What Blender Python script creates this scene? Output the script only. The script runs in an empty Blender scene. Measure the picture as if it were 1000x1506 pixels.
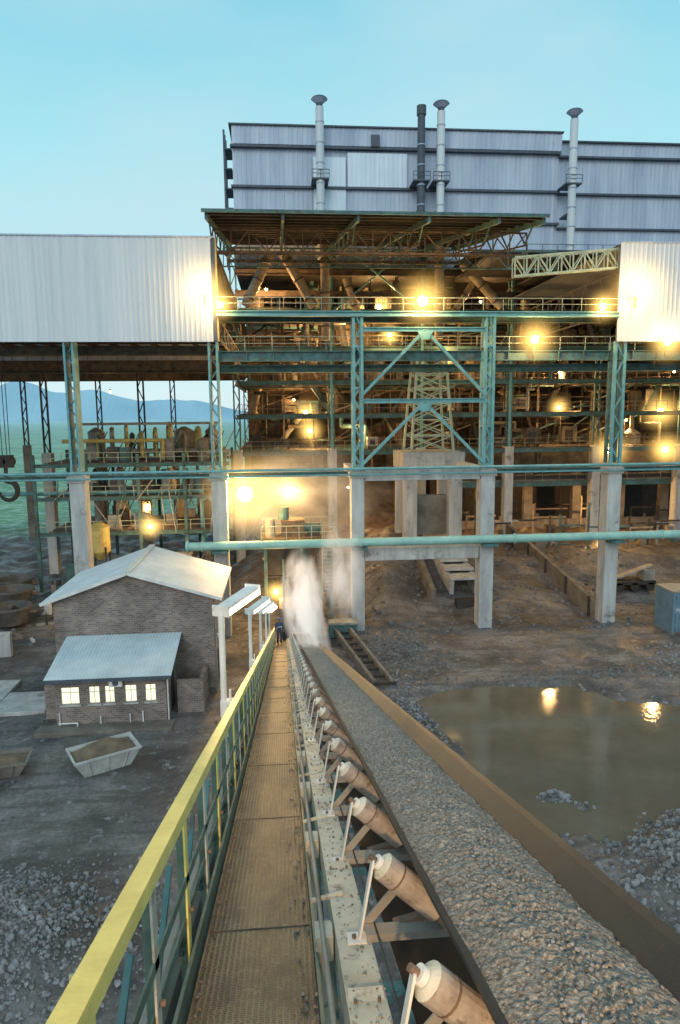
import bpy, math, random
from mathutils import Vector, Matrix, noise
R=random.Random(7)
sc=bpy.context.scene
CAMZ=17.0; SL=0.293
# ---------------------------------------------------------------- materials
def nodes(m):
    m.use_nodes=True; nt=m.node_tree; b=nt.nodes['Principled BSDF']; return nt,b
def mat(name,c1,c2=None,rough=.6,metal=0,scale=1.5,bump=.0,bscale=20,stretch=(1,1,1),contrast=(.35,.65),grime=None,bdist=.05):
    m=bpy.data.materials.new(name); nt,b=nodes(m); N=nt.nodes; L=nt.links
    if c2 is None: c2=tuple(x*.7 for x in c1)
    geo=N.new('ShaderNodeNewGeometry'); mp=N.new('ShaderNodeMapping'); mp.inputs['Scale'].default_value=stretch
    L.new(geo.outputs['Position'],mp.inputs['Vector'])
    n=N.new('ShaderNodeTexNoise'); n.inputs['Scale'].default_value=scale; n.inputs['Detail'].default_value=8; n.inputs['Roughness'].default_value=.65
    L.new(mp.outputs[0],n.inputs['Vector'])
    r=N.new('ShaderNodeValToRGB'); r.color_ramp.elements[0].position=contrast[0]; r.color_ramp.elements[1].position=contrast[1]
    r.color_ramp.elements[0].color=(*c2,1); r.color_ramp.elements[1].color=(*c1,1)
    L.new(n.outputs['Fac'],r.inputs['Fac']); out=r.outputs['Color']
    if grime:
        n3=N.new('ShaderNodeTexNoise'); n3.inputs['Scale'].default_value=grime[1]; n3.inputs['Detail'].default_value=10; n3.inputs['Roughness'].default_value=.75
        L.new(geo.outputs['Position'],n3.inputs['Vector'])
        r3=N.new('ShaderNodeValToRGB'); r3.color_ramp.elements[0].position=grime[2]; r3.color_ramp.elements[1].position=grime[2]+.12
        L.new(n3.outputs['Fac'],r3.inputs['Fac'])
        mx=N.new('ShaderNodeMixRGB'); L.new(r3.outputs['Color'],mx.inputs['Fac']); L.new(out,mx.inputs[1]); mx.inputs[2].default_value=(*grime[0],1); out=mx.outputs[0]
    L.new(out,b.inputs['Base Color'])
    b.inputs['Roughness'].default_value=rough; b.inputs['Metallic'].default_value=metal
    if bump:
        n2=N.new('ShaderNodeTexNoise'); n2.inputs['Scale'].default_value=bscale; n2.inputs['Detail'].default_value=6
        L.new(geo.outputs['Position'],n2.inputs['Vector'])
        bp=N.new('ShaderNodeBump'); bp.inputs['Strength'].default_value=bump; bp.inputs['Distance'].default_value=bdist
        L.new(n2.outputs['Fac'],bp.inputs['Height']); L.new(bp.outputs[0],b.inputs['Normal'])
    return m
def emis(name,c,s):
    m=bpy.data.materials.new(name); m.use_nodes=True; nt=m.node_tree; nt.nodes.clear()
    e=nt.nodes.new('ShaderNodeEmission'); o=nt.nodes.new('ShaderNodeOutputMaterial'); e.inputs[0].default_value=(*c,1); e.inputs[1].default_value=s
    nt.links.new(e.outputs[0],o.inputs[0]); return m
RUST=(.16,.085,.045)
M={}
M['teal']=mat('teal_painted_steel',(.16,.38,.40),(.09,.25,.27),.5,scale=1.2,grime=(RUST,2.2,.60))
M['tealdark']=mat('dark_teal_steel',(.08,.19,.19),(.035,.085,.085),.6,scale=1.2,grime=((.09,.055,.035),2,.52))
M['pipe']=mat('pale_green_pipe',(.32,.55,.49),(.20,.39,.37),.45,scale=.8,grime=((.2,.15,.1),2.5,.62))
M['clad']=mat('light_corrugated_sheet',(.66,.69,.72),(.54,.58,.62),.55,scale=.6,stretch=(2.4,2.4,.10),grime=((.44,.44,.43),.5,.64))
M['clad2']=mat('upper_corrugated_sheet',(.50,.57,.69),(.32,.38,.50),.5,scale=.35,stretch=(1.6,1,.2),grime=((.26,.29,.36),.6,.62))
M['cladlite']=mat('new_sheet_panels',(.70,.79,.88),(.58,.67,.78),.45,scale=.6,stretch=(1.6,1.2,.2))
M['darktrim']=mat('dark_trim',(.08,.10,.13),(.05,.06,.08),.6)
M['brownsteel']=mat('brown_dusty_steel',(.15,.105,.068),(.06,.043,.03),.75,scale=1.5,grime=((.03,.028,.026),1.2,.5))
M['darksteel']=mat('dark_steel',(.05,.045,.04),(.025,.022,.02),.7)
M['tan']=mat('tan_duct',(.36,.29,.19),(.20,.15,.09),.55,scale=1.6,grime=((.08,.06,.05),1.8,.58))
M['greysteel']=mat('grey_dusty_steel',(.34,.33,.30),(.18,.17,.15),.6,scale=1.6,grime=((.12,.08,.05),1.8,.6))
M['boom']=mat('pale_green_steel',(.45,.52,.38),(.28,.34,.25),.5,grime=(RUST,3,.6))
M['yellowpaint']=mat('yellow_paint',(.58,.47,.16),(.36,.28,.10),.5,grime=(RUST,3,.58))
M['concrete']=mat('concrete',(.52,.52,.51),(.32,.32,.32),.85,scale=.9,bump=.3,bscale=9,stretch=(1.5,1.5,.3),grime=((.15,.14,.13),.7,.56))
M['concretedark']=mat('dirty_concrete',(.22,.20,.17),(.11,.095,.08),.9,scale=.7,bump=.4,bscale=8)
M['roofsheet']=mat('house_roof_sheet',(.60,.67,.70),(.46,.53,.57),.5,scale=.7,grime=((.35,.34,.32),1.1,.62))
M['white']=mat('white_paint',(.76,.76,.74),(.55,.55,.53),.5,grime=((.3,.26,.2),4,.62))
M['creamsteel']=mat('cream_painted_channel',(.60,.58,.49),(.40,.38,.31),.6,scale=3,bump=.2,bscale=40,grime=((.17,.14,.11),7,.56),bdist=.01)
M['railyellow']=mat('yellow_green_rail_paint',(.82,.68,.20),(.64,.52,.15),.4,scale=4,bump=.15,bscale=50,grime=((.22,.18,.09),9,.64),bdist=.01)
M['railteal']=mat('green_rail_paint',(.13,.20,.16),(.06,.10,.085),.5,scale=4,bump=.15,bscale=50,grime=((.10,.08,.055),6,.54),bdist=.01)
M['rubber']=mat('belt_rubber',(.026,.023,.023),(.014,.013,.013),.48,scale=5,bump=.12,bscale=70,grime=((.055,.048,.043),9,.60),stretch=(1,.15,1),bdist=.01)
M['roller']=mat('idler_roller_steel',(.44,.39,.34),(.25,.21,.18),.5,scale=8,bump=.2,bscale=60,grime=((.14,.10,.08),10,.55),bdist=.01)
M['rust']=mat('rusty_steel',(.22,.14,.10),(.10,.07,.05),.75,scale=6,bump=.3,bscale=50,bdist=.01)
M['rock']=mat('crushed_rock',(.31,.32,.34),(.14,.145,.155),.85,scale=2.5,bump=.4,bscale=14)
M['rockdark']=mat('dark_stones',(.19,.19,.195),(.08,.08,.082),.85,scale=2.5,bump=.4,bscale=14)
M['water']=mat('muddy_water',(.17,.148,.112),(.125,.108,.08),.06,scale=.3,bump=.14,bscale=2.6)
M['glass']=mat('dark_glass',(.03,.04,.05),(.02,.03,.04),.1)
M['winlit']=emis('lit_window',(1,.94,.58),1.6)
M['bulb']=emis('sodium_lamp_lens',(1,.70,.25),45)
M['tube']=emis('lamp_tube',(1,.80,.48),9)
M['blue']=mat('blue_grey_container_paint',(.16,.25,.32),(.1,.17,.22),.5,grime=((.15,.1,.07),2,.62))
M['navy']=mat('navy_overall_cloth',(.03,.06,.14),(.02,.035,.09),.8)
M['skin']=mat('skin',(.22,.12,.08),(.2,.1,.07),.6)
M['hat']=mat('blue_hard_hat',(.05,.12,.3),(.05,.1,.25),.4)
M['hill']=mat('hazy_hills',(.36,.55,.66),(.29,.47,.58),1,scale=.003)  # blue distance haze is put into the hills' own colour
M['dirt']=mat('brown_dirt',(.20,.15,.10),(.10,.075,.055),.95,scale=1.2,bump=.6,bscale=6)
M['load']=mat('crushed_ore',(.40,.37,.33),(.085,.078,.068),.9,scale=42,bump=1.0,bscale=70,contrast=(.36,.64),bdist=.02)
def grating():
    m=bpy.data.materials.new('walkway_grating'); nt,b=nodes(m); N=nt.nodes;L=nt.links
    g=N.new('ShaderNodeNewGeometry'); mp=N.new('ShaderNodeMapping'); mp.inputs['Scale'].default_value=(30,62,0); L.new(g.outputs['Position'],mp.inputs[0])
    v=N.new('ShaderNodeTexVoronoi'); v.feature='DISTANCE_TO_EDGE'; v.inputs['Randomness'].default_value=.28; v.inputs['Scale'].default_value=1; L.new(mp.outputs[0],v.inputs['Vector'])
    r=N.new('ShaderNodeValToRGB'); r.color_ramp.elements[0].position=.08; r.color_ramp.elements[1].position=.26
    r.color_ramp.elements[0].color=(.30,.22,.13,1); r.color_ramp.elements[1].color=(.045,.036,.03,1); L.new(v.outputs['Distance'],r.inputs[0])
    def nz(s,st):
        q=N.new('ShaderNodeMapping'); q.inputs['Scale'].default_value=st; L.new(g.outputs['Position'],q.inputs[0])
        n=N.new('ShaderNodeTexNoise'); n.inputs['Scale'].default_value=s; n.inputs['Detail'].default_value=9; n.inputs['Roughness'].default_value=.7; L.new(q.outputs[0],n.inputs['Vector']); return n
    r2=N.new('ShaderNodeValToRGB'); r2.color_ramp.elements[0].position=.40; r2.color_ramp.elements[1].position=.62; L.new(nz(2.0,(1.8,.8,.8)).outputs[0],r2.inputs[0])
    mx=N.new('ShaderNodeMixRGB'); L.new(r2.outputs[0],mx.inputs[0]); L.new(r.outputs[0],mx.inputs[1]); mx.inputs[2].default_value=(.075,.058,.045,1)
    r3=N.new('ShaderNodeValToRGB'); r3.color_ramp.elements[0].position=.55; r3.color_ramp.elements[1].position=.7; L.new(nz(14,(1,1,1)).outputs[0],r3.inputs[0])
    m2=N.new('ShaderNodeMixRGB'); L.new(r3.outputs[0],m2.inputs[0]); L.new(mx.outputs[0],m2.inputs[1]); m2.inputs[2].default_value=(.24,.20,.15,1)
    L.new(m2.outputs[0],b.inputs['Base Color']); b.inputs['Roughness'].default_value=.5
    bp=N.new('ShaderNodeBump'); bp.invert=True; bp.inputs['Strength'].default_value=.9; bp.inputs['Distance'].default_value=.01; L.new(v.outputs['Distance'],bp.inputs['Height']); L.new(bp.outputs[0],b.inputs['Normal'])
    return m
M['grate']=grating()
def brick():
    m=bpy.data.materials.new('brickwork'); nt,b=nodes(m); N=nt.nodes;L=nt.links
    g=N.new('ShaderNodeNewGeometry'); s=N.new('ShaderNodeSeparateXYZ'); L.new(g.outputs['Position'],s.inputs[0])
    ad=N.new('ShaderNodeMath'); L.new(s.outputs[0],ad.inputs[0]); L.new(s.outputs[1],ad.inputs[1])
    c=N.new('ShaderNodeCombineXYZ'); L.new(ad.outputs[0],c.inputs[0]); L.new(s.outputs[2],c.inputs[1])
    t=N.new('ShaderNodeTexBrick'); t.inputs['Scale'].default_value=1; t.inputs['Brick Width'].default_value=.30; t.inputs['Row Height'].default_value=.12; t.inputs['Mortar Size'].default_value=.012
    t.inputs['Color1'].default_value=(.28,.205,.17,1); t.inputs['Color2'].default_value=(.145,.11,.10,1); t.inputs['Mortar'].default_value=(.30,.28,.26,1); L.new(c.outputs[0],t.inputs['Vector'])
    n=N.new('ShaderNodeTexNoise'); n.inputs['Scale'].default_value=.8; n.inputs['Detail'].default_value=6; L.new(g.outputs['Position'],n.inputs['Vector'])
    r=N.new('ShaderNodeMapRange'); r.inputs[1].default_value=.3;r.inputs[2].default_value=.7;r.inputs[3].default_value=.65;r.inputs[4].default_value=1.15; L.new(n.outputs[0],r.inputs[0])
    hs=N.new('ShaderNodeHueSaturation'); hs.inputs['Saturation'].default_value=.9; L.new(r.outputs[0],hs.inputs['Value']); L.new(t.outputs['Color'],hs.inputs['Color'])
    L.new(hs.outputs[0],b.inputs['Base Color']); b.inputs['Roughness'].default_value=.9
    return m
M['brick']=brick()
# ---------------------------------------------------------------- mesh builder
class MB:
    def __init__(s): s.v=[];s.f=[];s.m=[];s.mats=[]
    def mi(s,k):
        if k not in s.mats: s.mats.append(k)
        return s.mats.index(k)
    def add(s,vs,fs,k):
        o=len(s.v); s.v+= [tuple(x) for x in vs]; i=s.mi(k)
        for f in fs: s.f.append(tuple(o+a for a in f)); s.m.append(i)
    def box(s,x0,x1,y0,y1,z0,z1,k):
        s.add([(x0,y0,z0),(x1,y0,z0),(x1,y1,z0),(x0,y1,z0),(x0,y0,z1),(x1,y0,z1),(x1,y1,z1),(x0,y1,z1)],
              [(0,3,2,1),(4,5,6,7),(0,1,5,4),(1,2,6,5),(2,3,7,6),(3,0,4,7)],k)
    def beam(s,p,q,w,h,k,up=(0,0,1)):
        p=Vector(p);q=Vector(q);d=(q-p).normalized();u=Vector(up)
        if abs(d.dot(u))>.98:u=Vector((0,1,0))
        a=d.cross(u).normalized();b=a.cross(d).normalized();a*=w/2;b*=h/2
        s.add([p-a-b,p+a-b,p+a+b,p-a+b,q-a-b,q+a-b,q+a+b,q-a+b],[(0,3,2,1),(4,5,6,7),(0,1,5,4),(1,2,6,5),(2,3,7,6),(3,0,4,7)],k)
    def ibeam(s,p,q,w,h,k,t=.06):
        p=Vector(p);q=Vector(q);o=Vector((0,0,h/2-t/2))
        s.beam(p+o,q+o,w,t,k); s.beam(p-o,q-o,w,t,k); s.beam(p,q,t,h-2*t,k)
    def cyl(s,p,q,r,k,r2=None,n=12,cap=True):
        p=Vector(p);q=Vector(q);d=(q-p).normalized();u=Vector((0,0,1)) if abs(d.z)<.95 else Vector((1,0,0))
        a=d.cross(u).normalized();b=a.cross(d); r2=r if r2 is None else r2
        vs=[p+(a*math.cos(t)+b*math.sin(t))*r for t in [2*math.pi*i/n for i in range(n)]]+[q+(a*math.cos(t)+b*math.sin(t))*r2 for t in [2*math.pi*i/n for i in range(n)]]
        fs=[(i,(i+1)%n,n+(i+1)%n,n+i) for i in range(n)]
        if cap: fs+=[tuple(range(n))[::-1],tuple(range(n,2*n))]
        s.add(vs,fs,k)
    def path(s,pts,r,k,n=10):
        for i in range(len(pts)-1):
            s.cyl(pts[i],pts[i+1],r,k,n=n)
            if i: s.ball(pts[i],r*1.02,k)
    def ball(s,c,r,k,n=8,sz=1):
        c=Vector(c);vs=[];fs=[]
        for j in range(1,n):
            for i in range(n*2):
                t=math.pi*j/n;f=math.pi*i/n; vs.append(c+Vector((math.sin(t)*math.cos(f),math.sin(t)*math.sin(f),math.cos(t)*sz))*r)
        vs+= [c+Vector((0,0,r*sz)),c-Vector((0,0,r*sz))]; m=n*2;a=len(vs)-2
        for j in range(n-2):
            for i in range(m): fs.append((j*m+i,(j+1)*m+i,(j+1)*m+(i+1)%m,j*m+(i+1)%m))
        for i in range(m): fs.append((a,i,(i+1)%m)); fs.append((a+1,(n-2)*m+(i+1)%m,(n-2)*m+i))
        s.add(vs,fs,k)
    def rail(s,p,q,k,h=1.0,step=2.0,r=.05):
        p=Vector(p);q=Vector(q);L=(q-p).length;n=max(1,int(L/step));H=Vector((0,0,h))
        s.beam(p+H,q+H,r,r,k); s.beam(p+H*.52,q+H*.52,r*.8,r*.8,k)
        for i in range(n+1):
            a=p.lerp(q,i/n); s.beam(a,a+H,r,r,k)
    def lattice(s,x,y,z0,z1,w,k,ch=.2,step=1.1,br=.1,dx=True):
        o=Vector((w/2,0,0)) if dx else Vector((0,w/2,0)); c=Vector((x,y,0))
        for sg in(-1,1): s.beam(c+o*sg+Vector((0,0,z0)),c+o*sg+Vector((0,0,z1)),ch,ch*1.5,k)
        n=max(1,int((z1-z0)/step)); sg=1
        for i in range(n):
            a=z0+(z1-z0)*i/n;b=z0+(z1-z0)*(i+1)/n
            s.beam(c+o*sg+Vector((0,0,a)),c-o*sg+Vector((0,0,b)),br,br,k,up=(0,1,0)); sg=-sg
    def truss(s,p,q,h,k,n=8,ch=.12,br=.08):
        p=Vector(p);q=Vector(q);H=Vector((0,0,h))
        s.beam(p,q,ch,ch,k);s.beam(p+H,q+H,ch,ch,k)
        for i in range(n):
            a=p.lerp(q,i/n);b=p.lerp(q,(i+1)/n)
            s.beam(a,a+H,br,br,k); s.beam((a if i%2 else a+H),(b+H if i%2 else b),br,br,k)
        s.beam(q,q+H,br,br,k)
    def done(s,name,parent=None,smooth=False,bevel=0):
        me=bpy.data.meshes.new(name); me.from_pydata(s.v,[],s.f)
        for k in s.mats: me.materials.append(M[k])
        me.polygons.foreach_set('material_index',s.m)
        if smooth: me.polygons.foreach_set('use_smooth',[True]*len(s.f))
        me.update(); o=bpy.data.objects.new(name,me); sc.collection.objects.link(o)
        if parent: o.parent=parent
        if bevel:
            b=o.modifiers.new('bevel','BEVEL'); b.width=bevel; b.segments=2; b.limit_method='ANGLE'
        return o
def empty(name):
    o=bpy.data.objects.new(name,None); sc.collection.objects.link(o); return o
def sst(a,b,x):
    t=min(1,max(0,(x-a)/(b-a))); return t*t*(3-2*t)
# ---------------------------------------------------------------- terrain
POND=[(7.4,39),(10,40.2),(13,40.4),(18,40.2),(20.3,37.6),(23.5,36.6),(30,36.0),(32,31),(24,28.4),(18.8,27.2),(16.2,25.6),(14.2,24.6),(12.6,24.4),(11.0,25.4),(9.2,29.5),(9.2,33),(8.0,36.5)]
def pond_d(x,y):
    ins=False; dm=1e9; n=len(POND)
    for i in range(n):
        x1,y1=POND[i];x2,y2=POND[(i+1)%n]
        if (y1>y)!=(y2>y) and x<(x2-x1)*(y-y1)/(y2-y1)+x1: ins=not ins
        dx=x2-x1;dy=y2-y1;t=max(0,min(1,((x-x1)*dx+(y-y1)*dy)/(dx*dx+dy*dy)))
        dm=min(dm,math.hypot(x-x1-t*dx,y-y1-t*dy))
    return -dm if ins else dm
def gau(x,y,cx,cy,rx,ry): return math.exp(-((x-cx)/rx)**2-((y-cy)/ry)**2)
PILES=[(18.8,20.2,5.2,3.7,2.9),(-10.2,20.6,3.6,3.0,1.25),(32,43,4,3,.7),(8.3,46,2.6,3.4,.6),(7.2,36,1.4,4,.35),(12.0,27.9,.9,.45,.50),(13.0,27.0,.5,.35,.40),(11.0,29,.35,.8,.42),(24,41.2,6,1.3,.35),(-30,62,4,4,.9)]
def H(x,y):
    if abs(x)>120 or y>200 or y<-40: return 0 
    z=.18*noise.noise((x*.15,y*.15,0))+.10*noise.noise((x*.6,y*.6,3))+.06*noise.noise((x*2,y*2,5))
    f=1-sst(60,110,abs(x)); z*=f*(1-sst(120,190,y))
    if y>53:
        z+=2.0*sst(55,68,y)*sst(-6,-2,x)*(1-sst(60,100,x))*(1-sst(110,140,y))
        z+=2.9*gau(x,y,13.5,73,6,8)
        z+=6.5*sst(80,97,y)*sst(-5,-1,x)*(1-sst(17,21,x))*(1-sst(102,118,y))
        z+=2.0*gau(x,y,9.5,60,2.0,4)+.8*gau(x,y,20,60,3,4)+1.3*gau(x,y,33,66,5,4)
        z+=.7*noise.noise((x*.35,y*.35,9))*sst(54,60,y)*(1-sst(100,120,y))*f
    if 5<x<36 and 22<y<44:
        d=pond_d(x,y)+.6*noise.noise((x*.8,y*.8,1))+.25*noise.noise((x*2.3,y*2.3,1)); z+= -.5*(1-sst(-.5,.7,d))-.05
    for cx,cy,rx,ry,h in PILES:
        g=gau(x,y,cx,cy,rx,ry)
        if g>.01: z+=h*g*(1+.25*noise.noise((x*.9,y*.9,2)))
    return z
def axis(fa,fb,st,lo,hi):
    a=[];x=fa
    while x<=fb: a.append(x); x+=st
    s=st;x=a[-1]
    while x<hi: s*=1.22; x+=s; a.append(x)
    s=st;x=a[0];b=[]
    while x>lo: s*=1.22; x-=s; b.append(x)
    return b[::-1]+a
xs=axis(-38,44,.33,-6000,6000); ys=axis(12,104,.33,-300,9000)
nx=len(xs);vs=[(x,y,H(x,y)) for y in ys for x in xs]
fs=[(j*nx+i,j*nx+i+1,(j+1)*nx+i+1,(j+1)*nx+i) for j in range(len(ys)-1) for i in range(nx-1)]
def groundmat():
    m=bpy.data.materials.new('muddy_ground'); nt,b=nodes(m);N=nt.nodes;L=nt.links
    g=N.new('ShaderNodeNewGeometry'); s=N.new('ShaderNodeSeparateXYZ'); L.new(g.outputs['Position'],s.inputs[0])
    def nz(sc_,d=8,rg=.6,st=None):
        n=N.new('ShaderNodeTexNoise'); n.inputs['Scale'].default_value=sc_; n.inputs['Detail'].default_value=d; n.inputs['Roughness'].default_value=rg
        if st: q=N.new('ShaderNodeMapping'); q.inputs['Scale'].default_value=st; q.inputs['Rotation'].default_value=(0,0,.5); L.new(g.outputs['Position'],q.inputs[0]); L.new(q.outputs[0],n.inputs['Vector'])
        else: L.new(g.outputs['Position'],n.inputs['Vector'])
        return n
    def ramp(src,a,b_,ca,cb):
        r=N.new('ShaderNodeValToRGB'); r.color_ramp.elements[0].position=a;r.color_ramp.elements[1].position=b_
        r.color_ramp.elements[0].color=(*ca,1);r.color_ramp.elements[1].color=(*cb,1); L.new(src,r.inputs[0]); return r
    def mix(f,a,c):
        x=N.new('ShaderNodeMixRGB'); L.new(f,x.inputs[0]); L.new(a,x.inputs[1])
        if isinstance(c,tuple): x.inputs[2].default_value=(*c,1)
        else: L.new(c,x.inputs[2])
        return x.outputs[0]
    base=ramp(nz(.22).outputs[0],.38,.64,(.06,.057,.057),(.22,.21,.21))
    fine=ramp(nz(5,10,.75).outputs[0],.35,.7,(.5,.5,.5),(1.5,1.5,1.5))
    mu=N.new('ShaderNodeMixRGB'); mu.blend_type='MULTIPLY'; mu.inputs[0].default_value=.85; L.new(base.outputs[0],mu.inputs[1]); L.new(fine.outputs[0],mu.inputs[2])
    tr=ramp(nz(1.0,7,.6,(.25,1.6,1)).outputs[0],.5,.6,(0,0,0),(.7,.7,.7))
    c=mix(tr.outputs[0],mu.outputs[0],(.075,.068,.064))
    spots=ramp(nz(1.6,6,.7).outputs[0],.58,.65,(0,0,0),(1,1,1))
    c=mix(spots.outputs[0],c,(.23,.235,.25))
    def mr(src,a,b_):
        x=N.new('ShaderNodeMapRange'); x.inputs[1].default_value=a; x.inputs[2].default_value=b_; L.new(src,x.inputs[0]); return x.outputs[0]
    def mul(a,b_):
        x=N.new('ShaderNodeMath'); x.operation='MULTIPLY'; L.new(a,x.inputs[0]); L.new(b_,x.inputs[1]); return x.outputs[0]
    brn=ramp(nz(1.1,8,.7).outputs[0],.35,.7,(.055,.042,.033),(.19,.145,.105))
    c=mix(mul(mr(s.outputs[1],62,76),mr(s.outputs[0],-7,-2)),c,brn.outputs[0])
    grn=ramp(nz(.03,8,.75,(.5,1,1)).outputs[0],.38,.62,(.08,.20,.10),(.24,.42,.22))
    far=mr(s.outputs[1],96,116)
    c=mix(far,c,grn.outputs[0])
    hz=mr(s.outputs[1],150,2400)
    c=mix(hz,c,(.38,.57,.60))  # atmospheric haze painted into the base colour with distance
    L.new(c,b.inputs['Base Color'])
    rr=ramp(nz(.5,6).outputs[0],.4,.6,(.3,.3,.3),(.9,.9,.9)); L.new(rr.outputs[0],b.inputs['Roughness'])
    bp=N.new('ShaderNodeBump'); bp.inputs['Strength'].default_value=.8; bp.inputs['Distance'].default_value=.09; L.new(nz(6,8,.7).outputs[0],bp.inputs['Height']); L.new(bp.outputs[0],b.inputs['Normal'])
    return m
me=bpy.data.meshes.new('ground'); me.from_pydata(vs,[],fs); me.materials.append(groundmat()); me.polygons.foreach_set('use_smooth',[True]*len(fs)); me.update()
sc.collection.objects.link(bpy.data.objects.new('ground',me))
b=MB(); b.add([(4,23,-.28),(36,23,-.28),(36,43,-.28),(4,43,-.28)],[(0,1,2,3)],'water'); b.done('pond_water')
b=MB(); n=240; vs=[];
for i in range(n+1):
    x=-4200+8400*i/n
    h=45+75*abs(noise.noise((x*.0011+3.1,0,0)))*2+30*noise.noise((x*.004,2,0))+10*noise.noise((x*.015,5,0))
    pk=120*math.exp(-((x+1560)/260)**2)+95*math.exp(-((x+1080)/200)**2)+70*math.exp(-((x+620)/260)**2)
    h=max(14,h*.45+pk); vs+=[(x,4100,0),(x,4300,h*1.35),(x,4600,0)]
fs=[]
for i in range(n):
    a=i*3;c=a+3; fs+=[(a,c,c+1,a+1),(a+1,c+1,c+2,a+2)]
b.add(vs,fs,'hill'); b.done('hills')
# ---------------------------------------------------------------- rocks
phi=(1+5**.5)/2
IC=[Vector(v).normalized() for v in [(-1,phi,0),(1,phi,0),(-1,-phi,0),(1,-phi,0),(0,-1,phi),(0,1,phi),(0,-1,-phi),(0,1,-phi),(phi,0,-1),(phi,0,1),(-phi,0,-1),(-phi,0,1)]]
IF=[(0,11,5),(0,5,1),(0,1,7),(0,7,10),(0,10,11),(1,5,9),(5,11,4),(11,10,2),(10,7,6),(7,1,8),(3,9,4),(3,4,2),(3,2,6),(3,6,8),(3,8,9),(4,9,5),(2,4,11),(6,2,10),(8,6,7),(9,8,1)]
def rocks(b,fn,N_,rmin,rmax,k='rock'):
    for _ in range(N_):
        x,y=fn(); 
        if -.3<x<2.2 and y>46: continue
        r=rmin+(rmax-rmin)*R.random()**3; sx,sy,sz=[R.uniform(.6,1.2) for _ in range(3)]; t=R.uniform(0,6.28);c=math.cos(t);s_=math.sin(t);z=H(x,y)+r*.2
        if z<-.42: continue
        vs=[]
        for v in IC:
            q=R.uniform(.7,1.2)*r; X=v.x*sx*q;Y=v.y*sy*q; vs.append((x+X*c-Y*s_,y+X*s_+Y*c,z+v.z*sz*q))
        b.add(vs,IF,k if R.random()<.7 else 'rockdark')
def gfn(cx,cy,rx,ry):
    return lambda:(R.gauss(cx,rx),R.gauss(cy,ry))
b=MB(); rocks(b,gfn(18.7,20.8,3.4,2.3),12000,.035,.17); b.done('gravel_pile')
b=MB(); rocks(b,gfn(-10,20.6,2.2,1.8),6000,.03,.13); b.done('gravel_pile')
b=MB(); rocks(b,gfn(8,46,1.6,3.2),2400,.03,.15,'rockdark'); rocks(b,gfn(7.2,36,.7,3.4),1500,.03,.14); rocks(b,gfn(12.2,27.8,.7,.4),420,.04,.15)
rocks(b,gfn(31.5,43,3.2,1.8),2400,.03,.16); rocks(b,gfn(22,41.3,5,.6),900,.03,.14,'rockdark'); b.done('shoreline_gravel')
b=MB(); rocks(b,lambda:(R.uniform(-25,26),R.uniform(14,52)),2600,.02,.10,'rockdark')
rocks(b,lambda:(R.uniform(4,34),R.uniform(50,76)),1300,.04,.28,'rockdark'); rocks(b,gfn(-30,62,3,4),500,.06,.3); b.done('scattered_stones')
# ---------------------------------------------------------------- conveyor
def C(x,y,z): return (x,y,CAMZ+z-SL*y)
Y0,Y1=-4.0,49.5
conv=empty('belt_conveyor')
prof=[(.70,-1.47),(.73,-1.50),(.90,-1.72),(.99,-1.78),(1.36,-1.78),(1.45,-1.72),(1.62,-1.50),(1.65,-1.47)]
b=MB(); th=.018
top=[(x,z) for x,z in prof]; bot=[(x,z-th*1.4) for x,z in prof][::-1]; ring=top+bot; n=len(ring); seg=107; vs=[]
for j in range(seg+1):
    y=Y0+(Y1-Y0)*j/seg; sag=-.008*math.sin(math.pi*((y+2.4)/1.2%1))
    for x,z in ring: vs.append(C(x+.008*noise.noise((y,x,0)),y,z+sag))
fs=[(j*n+i,j*n+(i+1)%n,(j+1)*n+(i+1)%n,(j+1)*n+i) for j in range(seg) for i in range(n)]
b.add(vs,fs,'rubber')
b.add([C(x,y,-2.5) for y in(Y0,Y1) for x in(.72,1.62)],[(0,1,3,2)],'rubber')
b.done('belt',conv)
b=MB(); W=40; vs=[];y=Y0;rows=0
while y<Y1-.3:
    for i in range(W+1):
        t=i/W; wob=.035*noise.noise((0,y*.9,4)); x=.765+t*(.76+wob)
        zb=-1.585+.075*math.sin(math.pi*t)**.8-.055*t
        zz=zb+(.030*noise.noise((x*7,y*5,0))+.024*noise.noise((x*24,y*22,0))+.016*noise.noise((x*60,y*55,1)))*(.4+.6*math.sin(math.pi*t))
        vs.append(C(x,y,zz))
    rows+=1; y+= .022 if y<8 else (.06 if y<20 else .15)
fs=[(j*(W+1)+i,j*(W+1)+i+1,(j+1)*(W+1)+i+1,(j+1)*(W+1)+i) for j in range(rows-1) for i in range(W)]
b.add(vs,fs,'load')
for _ in range(6000):
    y=-.5+R.random()**1.6*24; t=R.gauss(.5,.22)
    if not .03<t<.97: continue
    x=.765+.76*t; z=-1.585+.075*math.sin(math.pi*t)**.8-.055*t+.006; r=R.uniform(.003,.012); P=C(x,y,z)
    b.add([(P[0]+v.x*r*R.uniform(.7,1.2),P[1]+v.y*r*R.uniform(.7,1.2),P[2]+v.z*r*.8) for v in IC],IF,'rock' if R.random()<.3 else 'load')
b.done('crushed_ore_load',conv)
b=MB()
for x0,x1 in((.27,.47),(1.82,2.02)):
    b.beam(C((x0+x1)/2,Y0,-2.0),C((x0+x1)/2,Y1,-2.0),x1-x0,.014,'creamsteel')
    b.beam(C(x0+.008,Y0,-2.117),C(x0+.008,Y1,-2.117),.014,.218,'creamsteel')
    b.beam(C((x0+x1)/2,Y0,-2.234),C((x0+x1)/2,Y1,-2.234),x1-x0,.014,'creamsteel')
for x in(.25,2.04): b.beam(C(x-.01,Y0,-3.0),C(x-.01,Y1,-3.0),.1,.1,'railteal')
y=-3.0
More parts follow.
